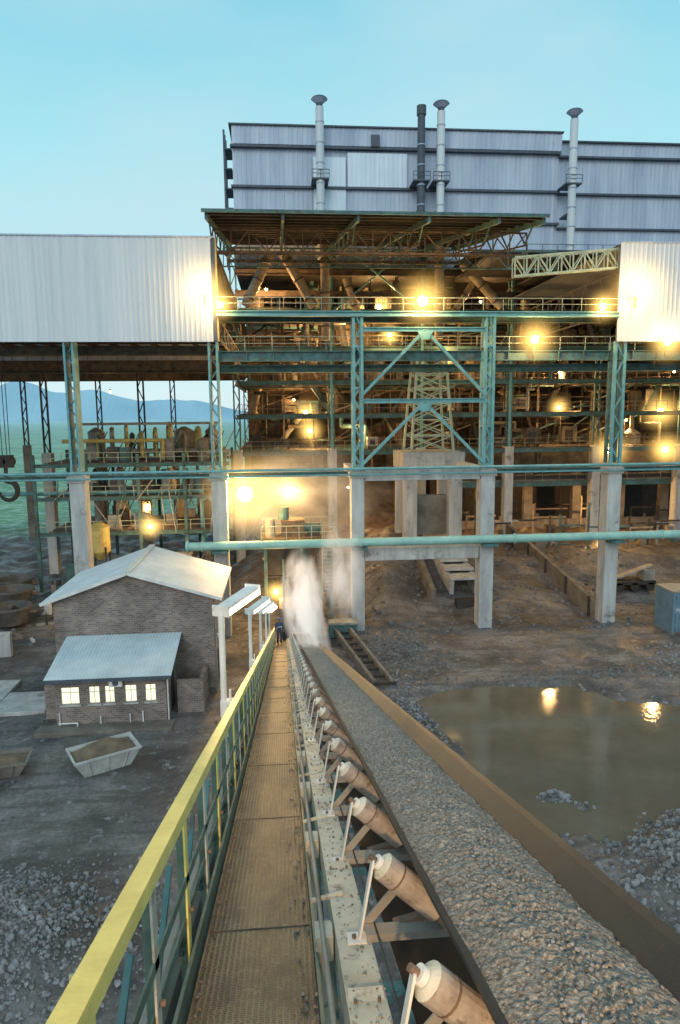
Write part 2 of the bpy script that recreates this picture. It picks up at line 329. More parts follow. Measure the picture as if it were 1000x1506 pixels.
while y<48:
    for x in(.205,2.08): b.beam(C(x,y,-2.02),(x,y,C(x,y,-3.05)[2]),.11,.14,'creamsteel',up=(0,1,0))
    b.beam(C(.25,y,-3.0),C(2.0,y,-3.0),.09,.09,'rust')
    b.beam(C(.24,y,-2.95),C(.24,y+1.7,-2.2),.05,.05,'railteal'); b.beam(C(2.05,y,-2.95),C(2.05,y+1.7,-2.2),.05,.05,'railteal')
    b.beam(C(.14,y+.4,-2.02),C(.36,y+.4,-1.975),.025,.025,'creamsteel')
    b.beam(C(.28,y+.9,-1.99),C(.46,y+.9,-1.99),.12,.012,'creamsteel')
    for dx in(.31,.43):
        for dy in(.86,.94): b.cyl(C(dx,y+dy,-1.99),C(dx,y+dy,-1.972),.010,'rust',n=6)
    y+=1.7
b.cyl(C(.50,Y0,-1.93),C(.50,48,-1.93),.006,'darksteel',n=6); b.cyl(C(.19,Y0,-1.96),C(.19,48,-1.96),.016,'greysteel',n=8)
b.done('stringer_frame',conv,bevel=.004)
b=MB()
for y in (3,14,25,36):
    zt=C(0,y,-3.05)[2]
    for x in(-.6,2.3):
        s_=-1 if x<0 else 1
        b.beam((x,y,zt),(x+s_*zt*.07,y,-.2),.22,.22,'tealdark',up=(0,1,0))
    for k in range(1,int(zt/3)+1):
        z=zt-k*3
        if z>0: b.beam((-.6-(zt-z)*.07,y,z),(2.3+(zt-z)*.07,y,z),.14,.14,'tealdark'); b.beam((-.6-(zt-z)*.07,y,z),(2.3+(zt-z-3)*.07,y,z+3),.1,.1,'tealdark')
    b.beam((-.8,y,zt),(2.4,y,zt),.2,.24,'tealdark')
b.done('trestle_legs',conv)
b=MB(); y=-2.4
while y<48.5:
    nn=18 if y<14 else 8
    b.beam(C(.44,y+.0,-1.965),C(1.80,y,-1.965),.09,.05,'greysteel')
    tl=R.uniform(-.012,.012)
    A=Vector(C(.545,y+tl,-1.545)); B=Vector(C(.86,y-tl,-1.83)); d=(B-A).normalized()
    b.cyl(A,B,.080,'roller',n=nn); b.cyl(A+d*.10,A+d*.112,.0815,'rust',n=nn)
    b.cyl(A-d*.025,A,.050,'creamsteel',r2=.080,n=nn); b.cyl(A-d*.055,A-d*.025,.040,'white',n=nn); b.cyl(A-d*.10,A-d*.055,.018,'rust',n=8)
    A2=Vector(C(1.72,y,-1.62)); B2=Vector(C(1.49,y,-1.83)); b.cyl(A2,B2,.080,'roller',n=nn)
    b.cyl(C(.97,y-.12,-1.89),C(1.38,y-.12,-1.89),.078,'roller',n=nn)
    P=Vector(C(.40,y-.02,-1.985)); Q=A-d*.075
    b.beam(P,Q,.055,.012,'white',up=(1,0,0)); b.beam(Vector(C(.33,y-.03,-1.98)),Vector(C(.44,y-.03,-1.98)),.09,.02,'white'); b.cyl(C(.37,y-.03,-1.975),C(.37,y-.03,-1.955),.014,'rust',n=6)
    b.beam(Vector(C(.43,y+.06,-1.96)),Vector(C(.62,y+.06,-1.73)),.05,.014,'greysteel',up=(0,1,0))
    b.beam(Vector(C(.62,y+.06,-1.96)),Vector(C(.86,y+.06,-1.90)),.05,.06,'rust')
    y+=1.2
b.done('idler_rollers',conv)
b=MB()
for _ in range(2600):
    y=-1+R.random()**1.7*24; u=R.random()
    if u<.5: x=R.uniform(.28,.47);z=-1.99
    elif u<.75: x=R.gauss(.10,.05);z=-2.19
    else: x=R.gauss(-.5,.05);z=-2.19
    if z<-2.1 and not -.55<x<.14: continue
    r=.003+.012*R.random()**2; P=C(x,y,z); b.add([(P[0]+v.x*r*R.uniform(.7,1.2),P[1]+v.y*r*R.uniform(.7,1.2),P[2]+v.z*r*.7) for v in IC],IF,'load')
b.done('spilled_ore',conv)
wk=empty('conveyor_walkway')
b=MB()
b.beam(C(-.205,Y0,-2.215),C(-.205,48.5,-2.215),.69,.03,'grate')
b.beam(C(.155,Y0,-2.20),C(.155,48.5,-2.20),.02,.12,'railteal'); b.beam(C(-.575,Y0,-2.16),C(-.575,48.5,-2.16),.02,.20,'railteal')
y=-3
while y<48: b.beam(C(-.6,y,-2.30),C(.25,y,-2.30),.06,.10,'railteal'); y+=1.7
y=-3
while y<48: b.beam(C(-.54,y,-2.197),C(.13,y,-2.197),.010,.006,'rust'); y+=2.4
b.done('grating_deck',wk)
b=MB()
b.beam(C(-.60,Y0,-1.09),C(-.60,48.5,-1.09),.085,.012,'railyellow'); b.beam(C(-.562,Y0,-1.13),C(-.562,48.5,-1.13),.010,.07,'railyellow')
b.beam(C(-.60,Y0,-1.60),C(-.60,48.5,-1.60),.012,.06,'railteal'); b.beam(C(-.615,Y0,-1.86),C(-.615,48.5,-1.86),.012,.05,'railteal')
y=-2.9;i=0
while y<48:
    z1=C(0,y,-1.10)[2]; z0=C(0,y,-2.42)[2]
    b.beam((-.60,y,z0),(-.60,y,z1),.012,.095,'railyellow' if i%2 else 'creamsteel',up=(0,1,0)); b.beam((-.635,y+.035,z0),(-.635,y+.035,z1),.05,.012,'railteal',up=(0,1,0))
    b.beam((-.66,y+.02,z0+.3),(-.66,y+.75,z1-.35-SL*.7),.03,.03,'tealdark')
    b.cyl((-.59,y,z0+.62),(-.565,y,z0+.62),.016,'rust',n=6)
    y+=.95;i+=1
b.cyl(C(-.70,Y0,-2.02),C(-.70,48,-2.02),.045,'greysteel',n=10); b.cyl(C(-.80,Y0,-2.2),C(-.80,48,-2.2),.035,'darksteel',n=8)
b.beam(C(-.75,Y0,-2.34),C(-.75,48,-2.34),.3,.03,'tealdark')
b.beam(C(-.67,Y0,-2.42),C(-.67,48,-2.42),.06,.22,'darksteel')
b.done('handrail',wk,bevel=.003)
for i,y in enumerate((9.3,17.2,25,33,41)):
    e=empty('walkway_lamp_post'); b=MB(); z0=C(0,y,-2.4)[2]; z1=C(0,y,-.02)[2]
    x=-.86
    b.cyl((x,y,z0),(x,y,z1),.045,'white',n=10); b.cyl((x+.09,y,z0),(x+.09,y,z0+1.3),.02,'white',n=8); b.box(x-.05,x+.18,y-.06,y+.06,z0+.9,z0+1.15,'white')
    b.beam((x,y,z1),(x+.14,y+.25,z1+.08),.05,.05,'white')
    P=Vector((x+.0,y+.05,z1+.08));Q=Vector((x+.40,y+.95,z1+.14)); dn=Vector((0,0,.065))
    b.beam(P,Q,.20,.05,'white'); b.beam(P-dn,Q-dn,.225,.075,'tube'); b.beam(P-dn*.4-(Q-P)*.03,P-dn*.4,.26,.16,'white'); b.beam(Q-dn*.4,Q-dn*.4+(Q-P)*.03,.26,.16,'white')
    b.done('post_and_fitting',e,bevel=.006)
    l=bpy.data.lights.new('tube_light','POINT'); l.energy=32; l.color=(1,.68,.32); l.shadow_soft_size=.2; o=bpy.data.objects.new('tube_light',l); o.location=(P+Q)/2-Vector((0,0,.3)); sc.collection.objects.link(o); o.parent=e
# ---------------------------------------------------------------- plant building
PL=empty('smelter_plant_building')
def corr(b,x0,x1,y,z0,z1,k,pitch=.42,dep=.03):
    n=int((x1-x0)/pitch); vs=[]
    for i in range(n):
        a=x0+i*pitch
        for dx,dy in((0,0),(.45,0),(.6,-dep),(.85,-dep)): vs.append((a+dx*pitch,y+dy))
    vs.append((min(x1,x0+n*pitch),y)); m=len(vs)
    V=[(x,yy,z0) for x,yy in vs]+[(x,yy,z1) for x,yy in vs]
    b.add(V,[(i,i+1,m+i+1,m+i) for i in range(m-1)],k)
GX=[-45.7,-35.4,-25.2,-14.95,-4.6,5.9,16.1,26.35,36.8,47.2,57.6]
b=MB()
corr(b,-46,-4.3,51.5,22.35,29.6,'clad',.36); corr(b,25.9,60,51.5,22.35,29.6,'clad',.36)
b.box(-46,-4.3,51.53,51.7,22.4,29.5,'darktrim'); b.box(25.9,60,51.53,51.7,22.4,29.5,'darktrim')
b.box(-46,-4.32,51.40,51.55,29.58,29.68,'clad2'); b.box(25.9,60,51.40,51.55,29.58,29.68,'clad2')
b.box(-4.36,-4.2,51.55,52.1,22.4,29.6,'yellowpaint')
b.box(-46,-4.4,51.8,102,29.5,29.58,'darktrim'); b.box(26,75,51.8,77,29.5,29.58,'darktrim')
b.box(-46,-4.4,101.8,102,22.5,29.4,'clad2')
b.done('crane_bay_cladding',PL)
b=MB()
TY=78
corr(b,-4.3,31.5,TY,41.35,45.2,'clad2',.5,.04); corr(b,-4.3,31.5,TY-.12,37.9,41.2,'clad2',.5,.04); corr(b,-4.3,31.5,TY-.2,33,37.8,'clad2',.5,.04)
corr(b,-4.3,31.7,TY-.5,45.5,47.3,'clad2',.5,.04)
corr(b,31.6,85,TY+.2,45.2,46.6,'clad2',.5,.04); corr(b,31.6,85,TY+.5,41.3,45,'clad2',.5,.04); corr(b,31.6,85,TY+.4,37.6,41.1,'clad2',.5,.04); corr(b,31.6,85,TY+.3,33.5,37.4,'clad2',.5,.04)
corr(b,8,14.9,TY-.3,41.4,44.9,'cladlite',.5,.04); corr(b,4.3,7.9,TY-.31,34,44.4,'cladlite',.5,.04); corr(b,17,21,TY-.33,34,37.6,'cladlite',.5,.04)
for z,y in((45.3,TY-.5),(41.25,TY-.45),(37.85,TY-.5)):
    b.box(-4.5,31.6,y-.1,TY+.1,z-.12,z+.12,'darktrim'); 
for z in(45.1,41.2,37.5): b.box(31.6,85,TY-.1,TY+.5,z-.1,z+.1,'darktrim')
b.box(-4.3,31.6,TY+.1,118,33,47.2,'clad2'); b.box(31.6,85,TY+.7,118,33,46.5,'clad2')
b.box(-4.6,31.8,TY-.75,118,47.3,47.45,'darktrim'); b.box(31.8,85,TY-.2,118,46.6,46.75,'darktrim')
b.box(-4.35,85,77.2,118,32.6,32.9,'darksteel')
for z in (35,37,39,41,43,45): b.box(-5.2,-4.35,TY-.2,TY+3,z,z+.12,'darktrim')
for y in (TY,TY+1.4,TY+2.9): b.box(-5.25,-5.05,y-.1,y+.1,33,47,'darktrim')
b.box(10.5,11.4,TY-.8,TY-.3,45.4,46.6,'darktrim')
b.box(19.8,85,70,TY,33.0,33.3,'darksteel'); b.box(19.8,85,66,TY,31.6,31.85,'darksteel'); b.box(26,85,60,TY,30.6,30.8,'darksteel')
for i in range(12): b.box(26+i*3.2,26.3+i*3.2,TY-2.5,TY-.3,33.3,34.6,'clad2')
b.rail((24,66.2,31.85),(60,66.2,31.85),'darktrim',1.1,1.5)
b.done('upper_building',PL)
b=MB()
def quadbox(x0,x1,y0,z0,y1,z1,t,k):
    b.add([(x0,y0,z0),(x1,y0,z0),(x1,y1,z1),(x0,y1,z1),(x0,y0,z0+t),(x1,y0,z0+t),(x1,y1,z1+t),(x0,y1,z1+t)],[(0,3,2,1),(4,5,6,7),(0,1,5,4),(1,2,6,5),(2,3,7,6),(3,0,4,7)],k)
quadbox(-4.9,19.6,50,31.0,77.5,35.4,.12,'darksteel')
b.box(-5.0,19.7,49.9,50.05,30.9,31.12,'tealdark')
for i in range(14):
    y=50.4+i*2; z=31+(y-50)*.16-.14; b.beam((-4.8,y,z),(19.5,y,z),.12,.2,'darksteel')
for x in (-4.7,.6,5.9,11,16.1,19.4):
    b.beam((x,50.2,30.7),(x,77,34.9),.2,.4,'tealdark'); 
    for i in range(6):
        ya=52+i*4.2; b.beam((x,ya,30.9+(ya-50)*.16),(x,ya+2.1,29.7+(ya-50)*.16),.1,.1,'tealdark'); b.beam((x,ya+2.1,29.7+(ya-50)*.16),(x,ya+4.2,30.9+(ya-46)*.16),.1,.1,'brownsteel')
    b.beam((x,54,29.9),(x,77,33.5),.12,.12,'brownsteel')
b.truss((-4.6,54,29.2),(19.5,54,29.2),1.6,'brownsteel',18)
b.truss((-4.6,64,30.2),(26,64,30.2),1.6,'tealdark',20)
for y in (58,70): b.beam((-4.6,y,29.4+(y-54)*.16),(19.5,y,29.4+(y-54)*.16),.15,.3,'brownsteel')
for z in (27.2,30.0,32.2): b.ibeam((-4.4,76.4,z),(30,76.4,z),.4,.6,'brownsteel')
b.truss((-4.5,52,26.2),(-4.5,77,26.2),2.8,'brownsteel',9); b.truss((-4.2,52,22.6),(-4.2,77,22.6),1.4,'tan',12)
b.truss((26.1,52,24.6),(26.1,77,24.6),3,'brownsteel',9)
b.done('canopy',PL)
b=MB()
b.truss((17.9,51.9,27.2),(26,51.9,27.9),1.35,'boom',9,.13,.09); b.truss((17.9,52.5,27.2),(26,52.5,27.9),1.35,'boom',9,.10,.07)
b.done('lattice_boom',PL)
b=MB()
for x in (5.95,16.0):
    b.lattice(x,51.6,13,24.5,.62,'teal',.2,1.0,.11); b.lattice(x,52.5,13,24.5,.62,'teal',.2,1.0,.11)
    for z in (13.1,16,19,22,24.3): b.box(x-.42,x+.42,51.5,52.6,z-.06,z+.06,'teal')
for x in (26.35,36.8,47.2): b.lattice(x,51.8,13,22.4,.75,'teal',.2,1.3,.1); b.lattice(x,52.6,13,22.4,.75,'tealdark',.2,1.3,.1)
for x in (-35.4,-25.2,-14.95,-4.7): 
    b.lattice(x,52.2,13,22.4,.6,'teal',.10,.9,.09)
    b.box(x-.36,x-.22,51.6,52.8,13,22.4,'teal'); b.box(x+.22,x+.36,51.6,52.8,13,22.4,'teal')
for (p,q) in (((11,23.2),(6.3,18.5)),((11,23.2),(15.7,18.4)),((11,17.9),(6.3,13.3)),((11,17.9),(15.7,13.2))):
    b.beam((p[0],51.55,p[1]),(q[0],51.55,q[1]),.2,.32,'teal',up=(0,1,0)); 
for z in(23.25,18.0): b.ibeam((6.3,51.6,z),(15.7,51.6,z),.3,.32,'teal')
for x,z in((11,23.1),(11,17.8)): b.add([(x-.6,51.35,z),(x+.6,51.35,z),(x+.3,51.35,z-.6),(x-.3,51.35,z-.6)],[(0,1,2,3)],'teal')
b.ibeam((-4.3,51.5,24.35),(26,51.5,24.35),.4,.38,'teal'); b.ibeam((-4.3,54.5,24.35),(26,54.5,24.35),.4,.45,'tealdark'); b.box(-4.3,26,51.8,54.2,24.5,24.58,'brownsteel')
b.rail((-4.3,51.4,24.6),(26,51.4,24.6),'boom',.9,1.5,.035)
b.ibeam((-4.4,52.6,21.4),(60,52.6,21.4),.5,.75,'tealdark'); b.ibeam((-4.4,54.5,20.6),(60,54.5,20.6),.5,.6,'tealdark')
b.rail((-4.4,52.3,21.8),(60,52.3,21.8),'boom',1.0,2.0,.035)
for i in range(33): b.box(-4.3+i*2,-4.24+i*2,52.36,52.57,21.1,21.7,'tealdark')
b.ibeam((-46,54,21.9),(-4.6,54,21.9),.6,.7,'brownsteel')
b.cyl((-46,51.1,12.95),(60,51.1,12.95),.11,'teal',n=10); b.cyl((-46,51.2,12.5),(60,51.2,12.5),.07,'teal',n=8)
b.ibeam((-46,52.95,12.5),(5.6,52.95,12.5),.3,.3,'tealdark'); b.ibeam((16.4,52.95,12.5),(60,52.95,12.5),.3,.3,'tealdark')
b.done('front_frame',PL)
b=MB()
for x in GX:
    w=.55 if x!=5.9 else .5
    b.box(x-w,x+w,51.6,52.9,-.5,12.95,'concrete'); b.box(x-w-.12,x+w+.12,51.5,53,12.2,12.7,'concrete')
b.box(6.45,15.5,51.75,52.7,11.95,12.9,'concrete'); b.box(6.45,15.5,51.75,52.7,5.7,6.7,'concrete')
for x in (5.9,16.1): b.box(x-.3,x+.3,52.91,60,11.9,12.8,'concrete')
for x in GX:
    b.box(x-.5,x+.5,76.6,77.8,-.5,13.2,'concrete'); b.box(x-.45,x+.45,99.5,100.5,-.5,13.2,'concretedark')
for x in(12.7,17.2):
    for y in (66,70.5): b.box(x-.65,x+.65,y-.5,y+.5,1,12.4,'concrete')
b.box(11.9,18,65.3,71.2,11.6,13.3,'concrete'); b.box(13.4,16.5,66.5,67.3,5,9,'concretedark')
b.done('concrete_pedestals',PL,bevel=.04)
b=MB()
for x in GX:
    zt=35 if -5<x<30 else 23
    b.lattice(x,77.2,13,zt,.6,'tealdark' if x>-5 else 'darksteel',.16,1.3,.1)
    b.lattice(x,100,13,23,.6,'darksteel',.16,1.3,.1)
    b.beam((x,76,28),(x,100,28),.3,.5,'brownsteel')
for x in (5.9,16.1): b.beam((x,76.8,13),(x,76.8,35),.25,.25,'teal',up=(0,1,0))
b.beam((26.3,76.8,13),(26.3,76.8,33),.25,.25,'teal',up=(0,1,0))
b.beam((6,76.0,36),(16,76.0,28),.15,.28,'teal',up=(0,1,0)); b.beam((6,75.8,28),(16,75.8,36),.15,.28,'teal',up=(0,1,0))
b.ibeam((-46,76,22.3),(-4.6,76,22.3),.7,1.3,'brownsteel'); b.ibeam((-46,99,22.6),(-4.6,99,22.6),.7,1.3,'brownsteel')
b.rail((-46,75.6,23),(-4.6,75.6,23),'brownsteel',1,1.5)
for i in range(16): b.beam((-46+i*2.7,53,26.5),(-46+i*2.7,100,26.5),.15,.5,'brownsteel')
for i in range(10): b.beam((-46,55+i*5,26.2),(-4.6,55+i*5,26.2),.12,.3,'darksteel')
b.done('rear_columns',PL)
b=MB()
for z0,z1,w0,w1 in((13.3,18,2.1,1.75),(18,22.3,1.75,1.4)):
    for sx in(-1,1):
        for sy in(-1,1): b.beam((14.95+sx*w0,68.2+sy*w0,z0),(14.95+sx*w1,68.2+sy*w1,z1),.22,.22,'boom',up=(0,1,0))
    for yy in(-1,1):
        for k in range(3):
            t=k/3;t2=(k+1)/3; a=w0+(w1-w0)*t;c=w0+(w1-w0)*t2; za=z0+(z1-z0)*t;zc=z0+(z1-z0)*t2
            b.beam((14.95-a,68.2+yy*a,za),(14.95+c,68.2+yy*c,zc),.1,.1,'boom'); b.beam((14.95+a,68.2+yy*a,za),(14.95-c,68.2+yy*c,zc),.1,.1,'boom'); b.beam((14.95-c,68.2+yy*c,zc),(14.95+c,68.2+yy*c,zc),.12,.12,'boom')
b.box(13.2,16.7,66.6,69.9,22.3,22.5,'brownsteel')
b.done('lattice_tower',PL)
b=MB()
b.box(-4.4,85,101.5,102,-1,33,'brownsteel')
for z in range(4,33,2): b.box(-4.4,85,101.3,101.48,z,z+.15,'darksteel')
LV=[13.1,17.2,20.9,24.6,28.6]
for li,z in enumerate(LV):
    for ya,yb in ((77.5,84),(86,99)):
        x=-4.4
        while x<60:
            w=R.choice([5.2,5.2,10.4,3])
            if R.random()<.62 and not (9<x<17 and ya<80): b.box(x,x+w-.03,ya,yb,z-.12,z,'brownsteel')
            x+=w
    for y in (77,81,86,92): b.ibeam((-4.4,y,z-.35),(75,y,z-.35),.35,.5,R.choice(['brownsteel','tealdark','tealdark']))
    for x in GX[4:]:
        b.ibeam((x,77,z-.35),(x,101,z-.35),.3,.5,'brownsteel')
        b.ibeam((x+5.2,77,z-.35),(x+5.2,101,z-.35),.25,.35,'brownsteel')
        b.beam((x+5.2,82,z-4),(x+5.2,82,z),.25,.25,'brownsteel',up=(0,1,0))
    b.rail((-4.4,76.7,z),(75,76.7,z),'tan',1.05,1.3,.045); b.rail((-4.4,85.8,z),(75,85.8,z),'brownsteel',1.05,1.5,.05)
for _ in range(46):
    x=R.choice(GX[4:9]); z=R.choice(LV); y=R.choice([79,82,86,90]); w=R.choice([5.2,10.3]); b.beam((x,y,z),(x+w,y,z+3.7),.16,.16,R.choice(['brownsteel','tealdark','tan']),up=(0,1,0))
for z in LV:
    for _ in range(40):
        x=R.uniform(-3.5,50) if z<28 else R.uniform(-3.5,26); y=R.uniform(78,97); t=R.random(); k=R.choice(['tan','brownsteel','brownsteel','darksteel','concretedark','greysteel','tealdark','greysteel'])
        if t<.22: r=R.uniform(.5,1.4); h=R.uniform(1.2,3); b.cyl((x,y,z),(x,y,z+h),r,k,n=14); b.cyl((x,y,z+h),(x,y,z+h+r*.5),r,k,r2=r*.3,n=14); b.cyl((x,y,z+h+r*.5),(x,y,z+3.6),r*.25,k,n=8)
        elif t<.42:
            w=R.uniform(.5,1.6); h=R.uniform(.8,2.2); b.box(x-w,x+w,y-.6,y+.6,z+.3,z+h,k); b.box(x-w*.6,x+w*.4,y-.75,y-.6,z+.5,z+h*.8,'darksteel'); b.box(x-w,x-w+.2,y-.5,y+.5,z,z+.3,'darksteel'); b.box(x+w-.2,x+w,y-.5,y+.5,z,z+.3,'darksteel')
        elif t<.72:
            r=R.uniform(.08,.3); x2=x+R.uniform(-6,6); b.path([(x,y,z),(x,y,z+2.6),(x2,y,z+2.6),(x2,y+1,z+2.6),(x2,y+1,z+4)],r,k)
        elif t<.85:
            x2=x+R.uniform(-3,3); r=R.uniform(.25,.5); b.cyl((x,y,z+.2),(x2,y,z+3.7),r,k,n=12); b.cyl((x2,y,z+3.5),(x2,y,z+3.75),r*1.3,'darksteel',n=12); b.cyl((x,y,z),(x,y,z+.6),r*1.7,k,r2=r,n=12)
        else:
            b.beam((x,y,z),(x+R.uniform(-2,2),y,z+3.6),.35,.35,k,up=(0,1,0))
for _ in range(320):
    x=R.uniform(-4,52);y=R.uniform(77.5,96);z=R.uniform(13,33); 
    if R.random()<.5: b.beam((x,y,z),(x,y,z-R.uniform(1,5)),.1,.1,R.choice(['brownsteel','tan','darksteel']),up=(0,1,0))
    else: b.beam((x,y,z),(x+R.uniform(2,9),y,z+R.uniform(-.3,.3)),.12,.12,R.choice(['brownsteel','tan','darksteel','tealdark']))
for p,q,r in (((-.5,72,33.2),(-3.1,72,28),.5),((.8,72,33.2),(3.8,72,28),.5),((5,72,24.6),(5,72,34),.45),((17.3,74,25),(17.3,74,34),.5),((9,84,30),(13,84,26.5),.9),((20,75,33),(24.5,75,28.5),.5),((22,75.5,32),(19,75.5,27.5),.35),((29,80,25),(29,80,30),.6),((7.5,76,31.5),(9.5,76,26),.4)):
    b.cyl(p,q,r,'tan',n=16); P=Vector(p);Q=Vector(q)
    for t in(.15,.5,.85): c=P.lerp(Q,t); d=(Q-P).normalized()*.08; b.cyl(c-d,c+d,r*1.15,'brownsteel',n=16)
b.cyl((11,88,24.6),(11,88,28.5),2.4,'tan',n=24); b.cyl((11,88,28.5),(11,88,30.5),2.4,'tan',r2=.8,n=24); b.cyl((11,88,30.5),(11,88,33),.8,'tan',n=20)
b.cyl((9.5,90,17.3),(9.5,90,22.5),3.2,'brownsteel',n=28); 
for z in(18,19.5,21): b.cyl((9.5,90,z),(9.5,90,z+.2),3.3,'darksteel',n=28)
# open basement bays on the right
b.box(20.5,60,92,92.4,0,12.3,'darksteel'); b.box(20.5,60,85.6,86.2,9.6,12.3,'concretedark'); b.box(20.5,60,85.6,86.2,0,3.2,'concretedark')
for x in (20.5,25,31.5,38,44,50): b.box(x,x+1.1,85.5,86.3,3.2,9.6,'concretedark')
for _ in range(70):
    x=R.uniform(20,52);y=R.uniform(68,90);w=R.uniform(.2,1.1);k=R.choice(['darksteel','rust','greysteel','concretedark','brownsteel','tan','tealdark']);z=H(x,y)-.1; u=R.random()
    if u<.4: b.box(x,x+w,y,y+w*.8,z,z+R.uniform(.3,2.0),k)
    elif u<.7: b.cyl((x,y,z+.2),(x+R.uniform(.5,2.5),y+R.uniform(-1,1),z+.3),R.uniform(.08,.35),k)
    else: b.beam((x,y,z),(x,y,z+R.uniform(2,6)),.18,.18,k,up=(0,1,0)); b.beam((x,y,z+2.5),(x+R.uniform(2,5),y,z+2.5),.14,.2,k)
b.box(20.5,60,78,85.5,9.0,9.2,'concretedark'); b.rail((20.5,78,9.2),(60,78,9.2),'tan'); b.ibeam((20.5,78,8.7),(60,78,8.7),.3,.6,'tealdark')
b.done('interior_floors_and_equipment',PL)
b=MB()
b.add([(25.9,53,-.3),(26.3,53,-.3),(26.3,76,1.5),(25.9,76,1.5),(25.9,53,1.3),(26.3,53,1.3),(26.3,76,4.4),(25.9,76,4.4)],[(0,3,2,1),(4,5,6,7),(0,1,5,4),(1,2,6,5),(2,3,7,6),(3,0,4,7)],'concretedark')
for i in range(5): b.box(25.75,25.88,54+i*4.8,54.25+i*4.8,-.2+i*.34,1.6+i*.6,'darksteel')
b.beam((13.1,57,1.0),(13.9,76,4.9),.4,1.7,'concretedark')
b.done('retaining_wall')
b=MB()
b.beam((15.0,58,1.7),(15.0,76,5.2),.35,1.3,'concrete'); b.beam((17.2,58,1.7),(17.2,76,5.2),.35,1.3,'concrete')
for i in range(8): y=58.5+i*2; z=1.7+(y-58)*.194+.78; b.beam((14.8,y,z),(17.4,y,z),1.9,.22,'concrete')
b.box(15.1,17.1,56.5,57.5,.2,.9,'darksteel')
b.done('concrete_launder')
b=MB(); 
for dx in (0,1.15): b.beam((3.9+dx,50,.75),(5.6+dx,40.6,.25),.22,.45,'concretedark')
for i in range(9): t=i/8; b.beam((3.8+1.7*t,50-9.4*t,.55-.3*t),(5.3+1.7*t,50-9.4*t,.55-.3*t),.2,.15,'darksteel')
b.box(3.5,5.6,50,51,.2,1.2,'tealdark'); b.box(3.4,5.7,49.9,51.1,1.2,1.35,'greysteel')
b.done('rail_track_beams')
b=MB()
for x in(-1.3,1.6,4.0):
    for y in(54,58): b.box(x-.14,x+.14,y-.14,y+.14,-.3,7.0,'tealdark')
b.box(-1.6,4.4,53.6,58.4,7.0,7.25,'brownsteel'); b.box(-1.4,2.0,54.2,58.2,4.0,4.15,'darksteel')
b.rail((-1.6,53.6,7.25),(4.4,53.6,7.25),'boom',1.05,1.0,.05); b.rail((-1.6,58.3,7.25),(4.4,58.3,7.25),'boom',1.05,1.0,.05)
b.box(-1.2,1.4,54.2,54.4,4.2,6.4,'darksteel'); b.box(.0,1.9,54.5,56.5,7.25,8.6,'brownsteel'); b.cyl((.2,55.4,8.6),(.2,55.4,9.6),.45,'tealdark'); b.cyl((1.9,55,7.9),(3.2,55,7.9),.4,'tealdark',n=14); b.box(2.1,3.1,54.6,55.5,7.25,7.6,'darksteel')
b.cyl((-.9,55,7.25),(-.9,55,8.7),.4,'greysteel'); b.box(1.5,2.1,54.4,54.6,4.4,6.2,'tealdark')
for sx in(3.2,4.1): b.beam((sx,53.9,2.6),(sx,52.6,7.2),.06,.25,'boom',up=(0,1,0))
for i in range(14): t=i/13; b.box(3.2,4.1,53.8-1.3*t-.12,53.8-1.3*t+.12,2.7+4.4*t,2.74+4.4*t,'greysteel')
b.rail((3.2,53.9,2.6),(3.2,52.6,7.2),'boom',1,1,.05)
b.box(-.1,2.4,49.6,52.5,.3,2.6,'darksteel'); b.box(-.3,2.6,49.4,52.7,2.6,2.75,'rust'); b.cyl((.5,49.8,.9),(1.9,49.8,.9),.42,'rust',n=16)
b.beam((.1,49,2.8),(.1,54,5.5),.15,.3,'tealdark'); b.beam((2.3,49,2.8),(2.3,54,5.5),.15,.3,'tealdark')
for _ in range(34): x=R.uniform(-1.3,4);z=R.uniform(.5,6.5); b.beam((x,R.uniform(54,57),z),(x+R.uniform(-1,1),55,z+R.uniform(.3,2)),.1,.1,R.choice(['brownsteel','tan','tealdark']),up=(0,1,0))
b.done('transfer_tower')
b=MB(); b.cyl((-6.9,50.9,7.35),(60,50.9,7.35),.33,'pipe',n=20)
for x in range(-6,60,12): b.cyl((x,50.9,7.35),(x+.14,50.9,7.35),.40,'pipe',n=20)
b.cyl((-7.1,50.9,7.35),(-6.9,50.9,7.35),.45,'pipe',n=20)
for x in GX[4:]: b.box(x-.6,x+.6,50.5,51.58,6.8,7.0,'tealdark')
b.done('overhead_pipe')
for x,zt,k in((4.9,49.4,'clad'),(15.6,48.9,'darktrim'),(17.7,49.3,'clad'),(32.2,48.9,'clad')):
    b=MB(); y=75.6; r=.42 if k=='clad' else .40
    b.cyl((x,y,33 if x<30 else 31.9),(x,y,zt-.9),r,k,n=20)
    for z in range(35,int(zt)-1,2): b.cyl((x,y,z),(x,y,z+.1),r+.05,'clad2',n=20)
    if k=='clad': b.cyl((x,y,zt-.9),(x,y,zt-.55),r*.8,'darktrim',n=16); b.cyl((x,y,zt-.55),(x,y,zt-.15),r*.9,'clad2',r2=r*2.0,n=20); b.cyl((x,y,zt-.15),(x,y,zt),r*2.05,'darktrim',r2=r*1.7,n=20)
    else: b.cyl((x,y,zt-.9),(x,y,zt),r*1.25,k,n=20)
    b.box(x-.9,x+.9,y-.5,TY-.5,41.35,41.5,'darktrim'); b.rail((x-.9,y-.5,41.5),(x+.9,y-.5,41.5),'darktrim',.8,.9,.06); b.box(x-.5,x+.5,y,TY-.4,38.3,38.5,'darktrim')
    b.done('steel_chimney')
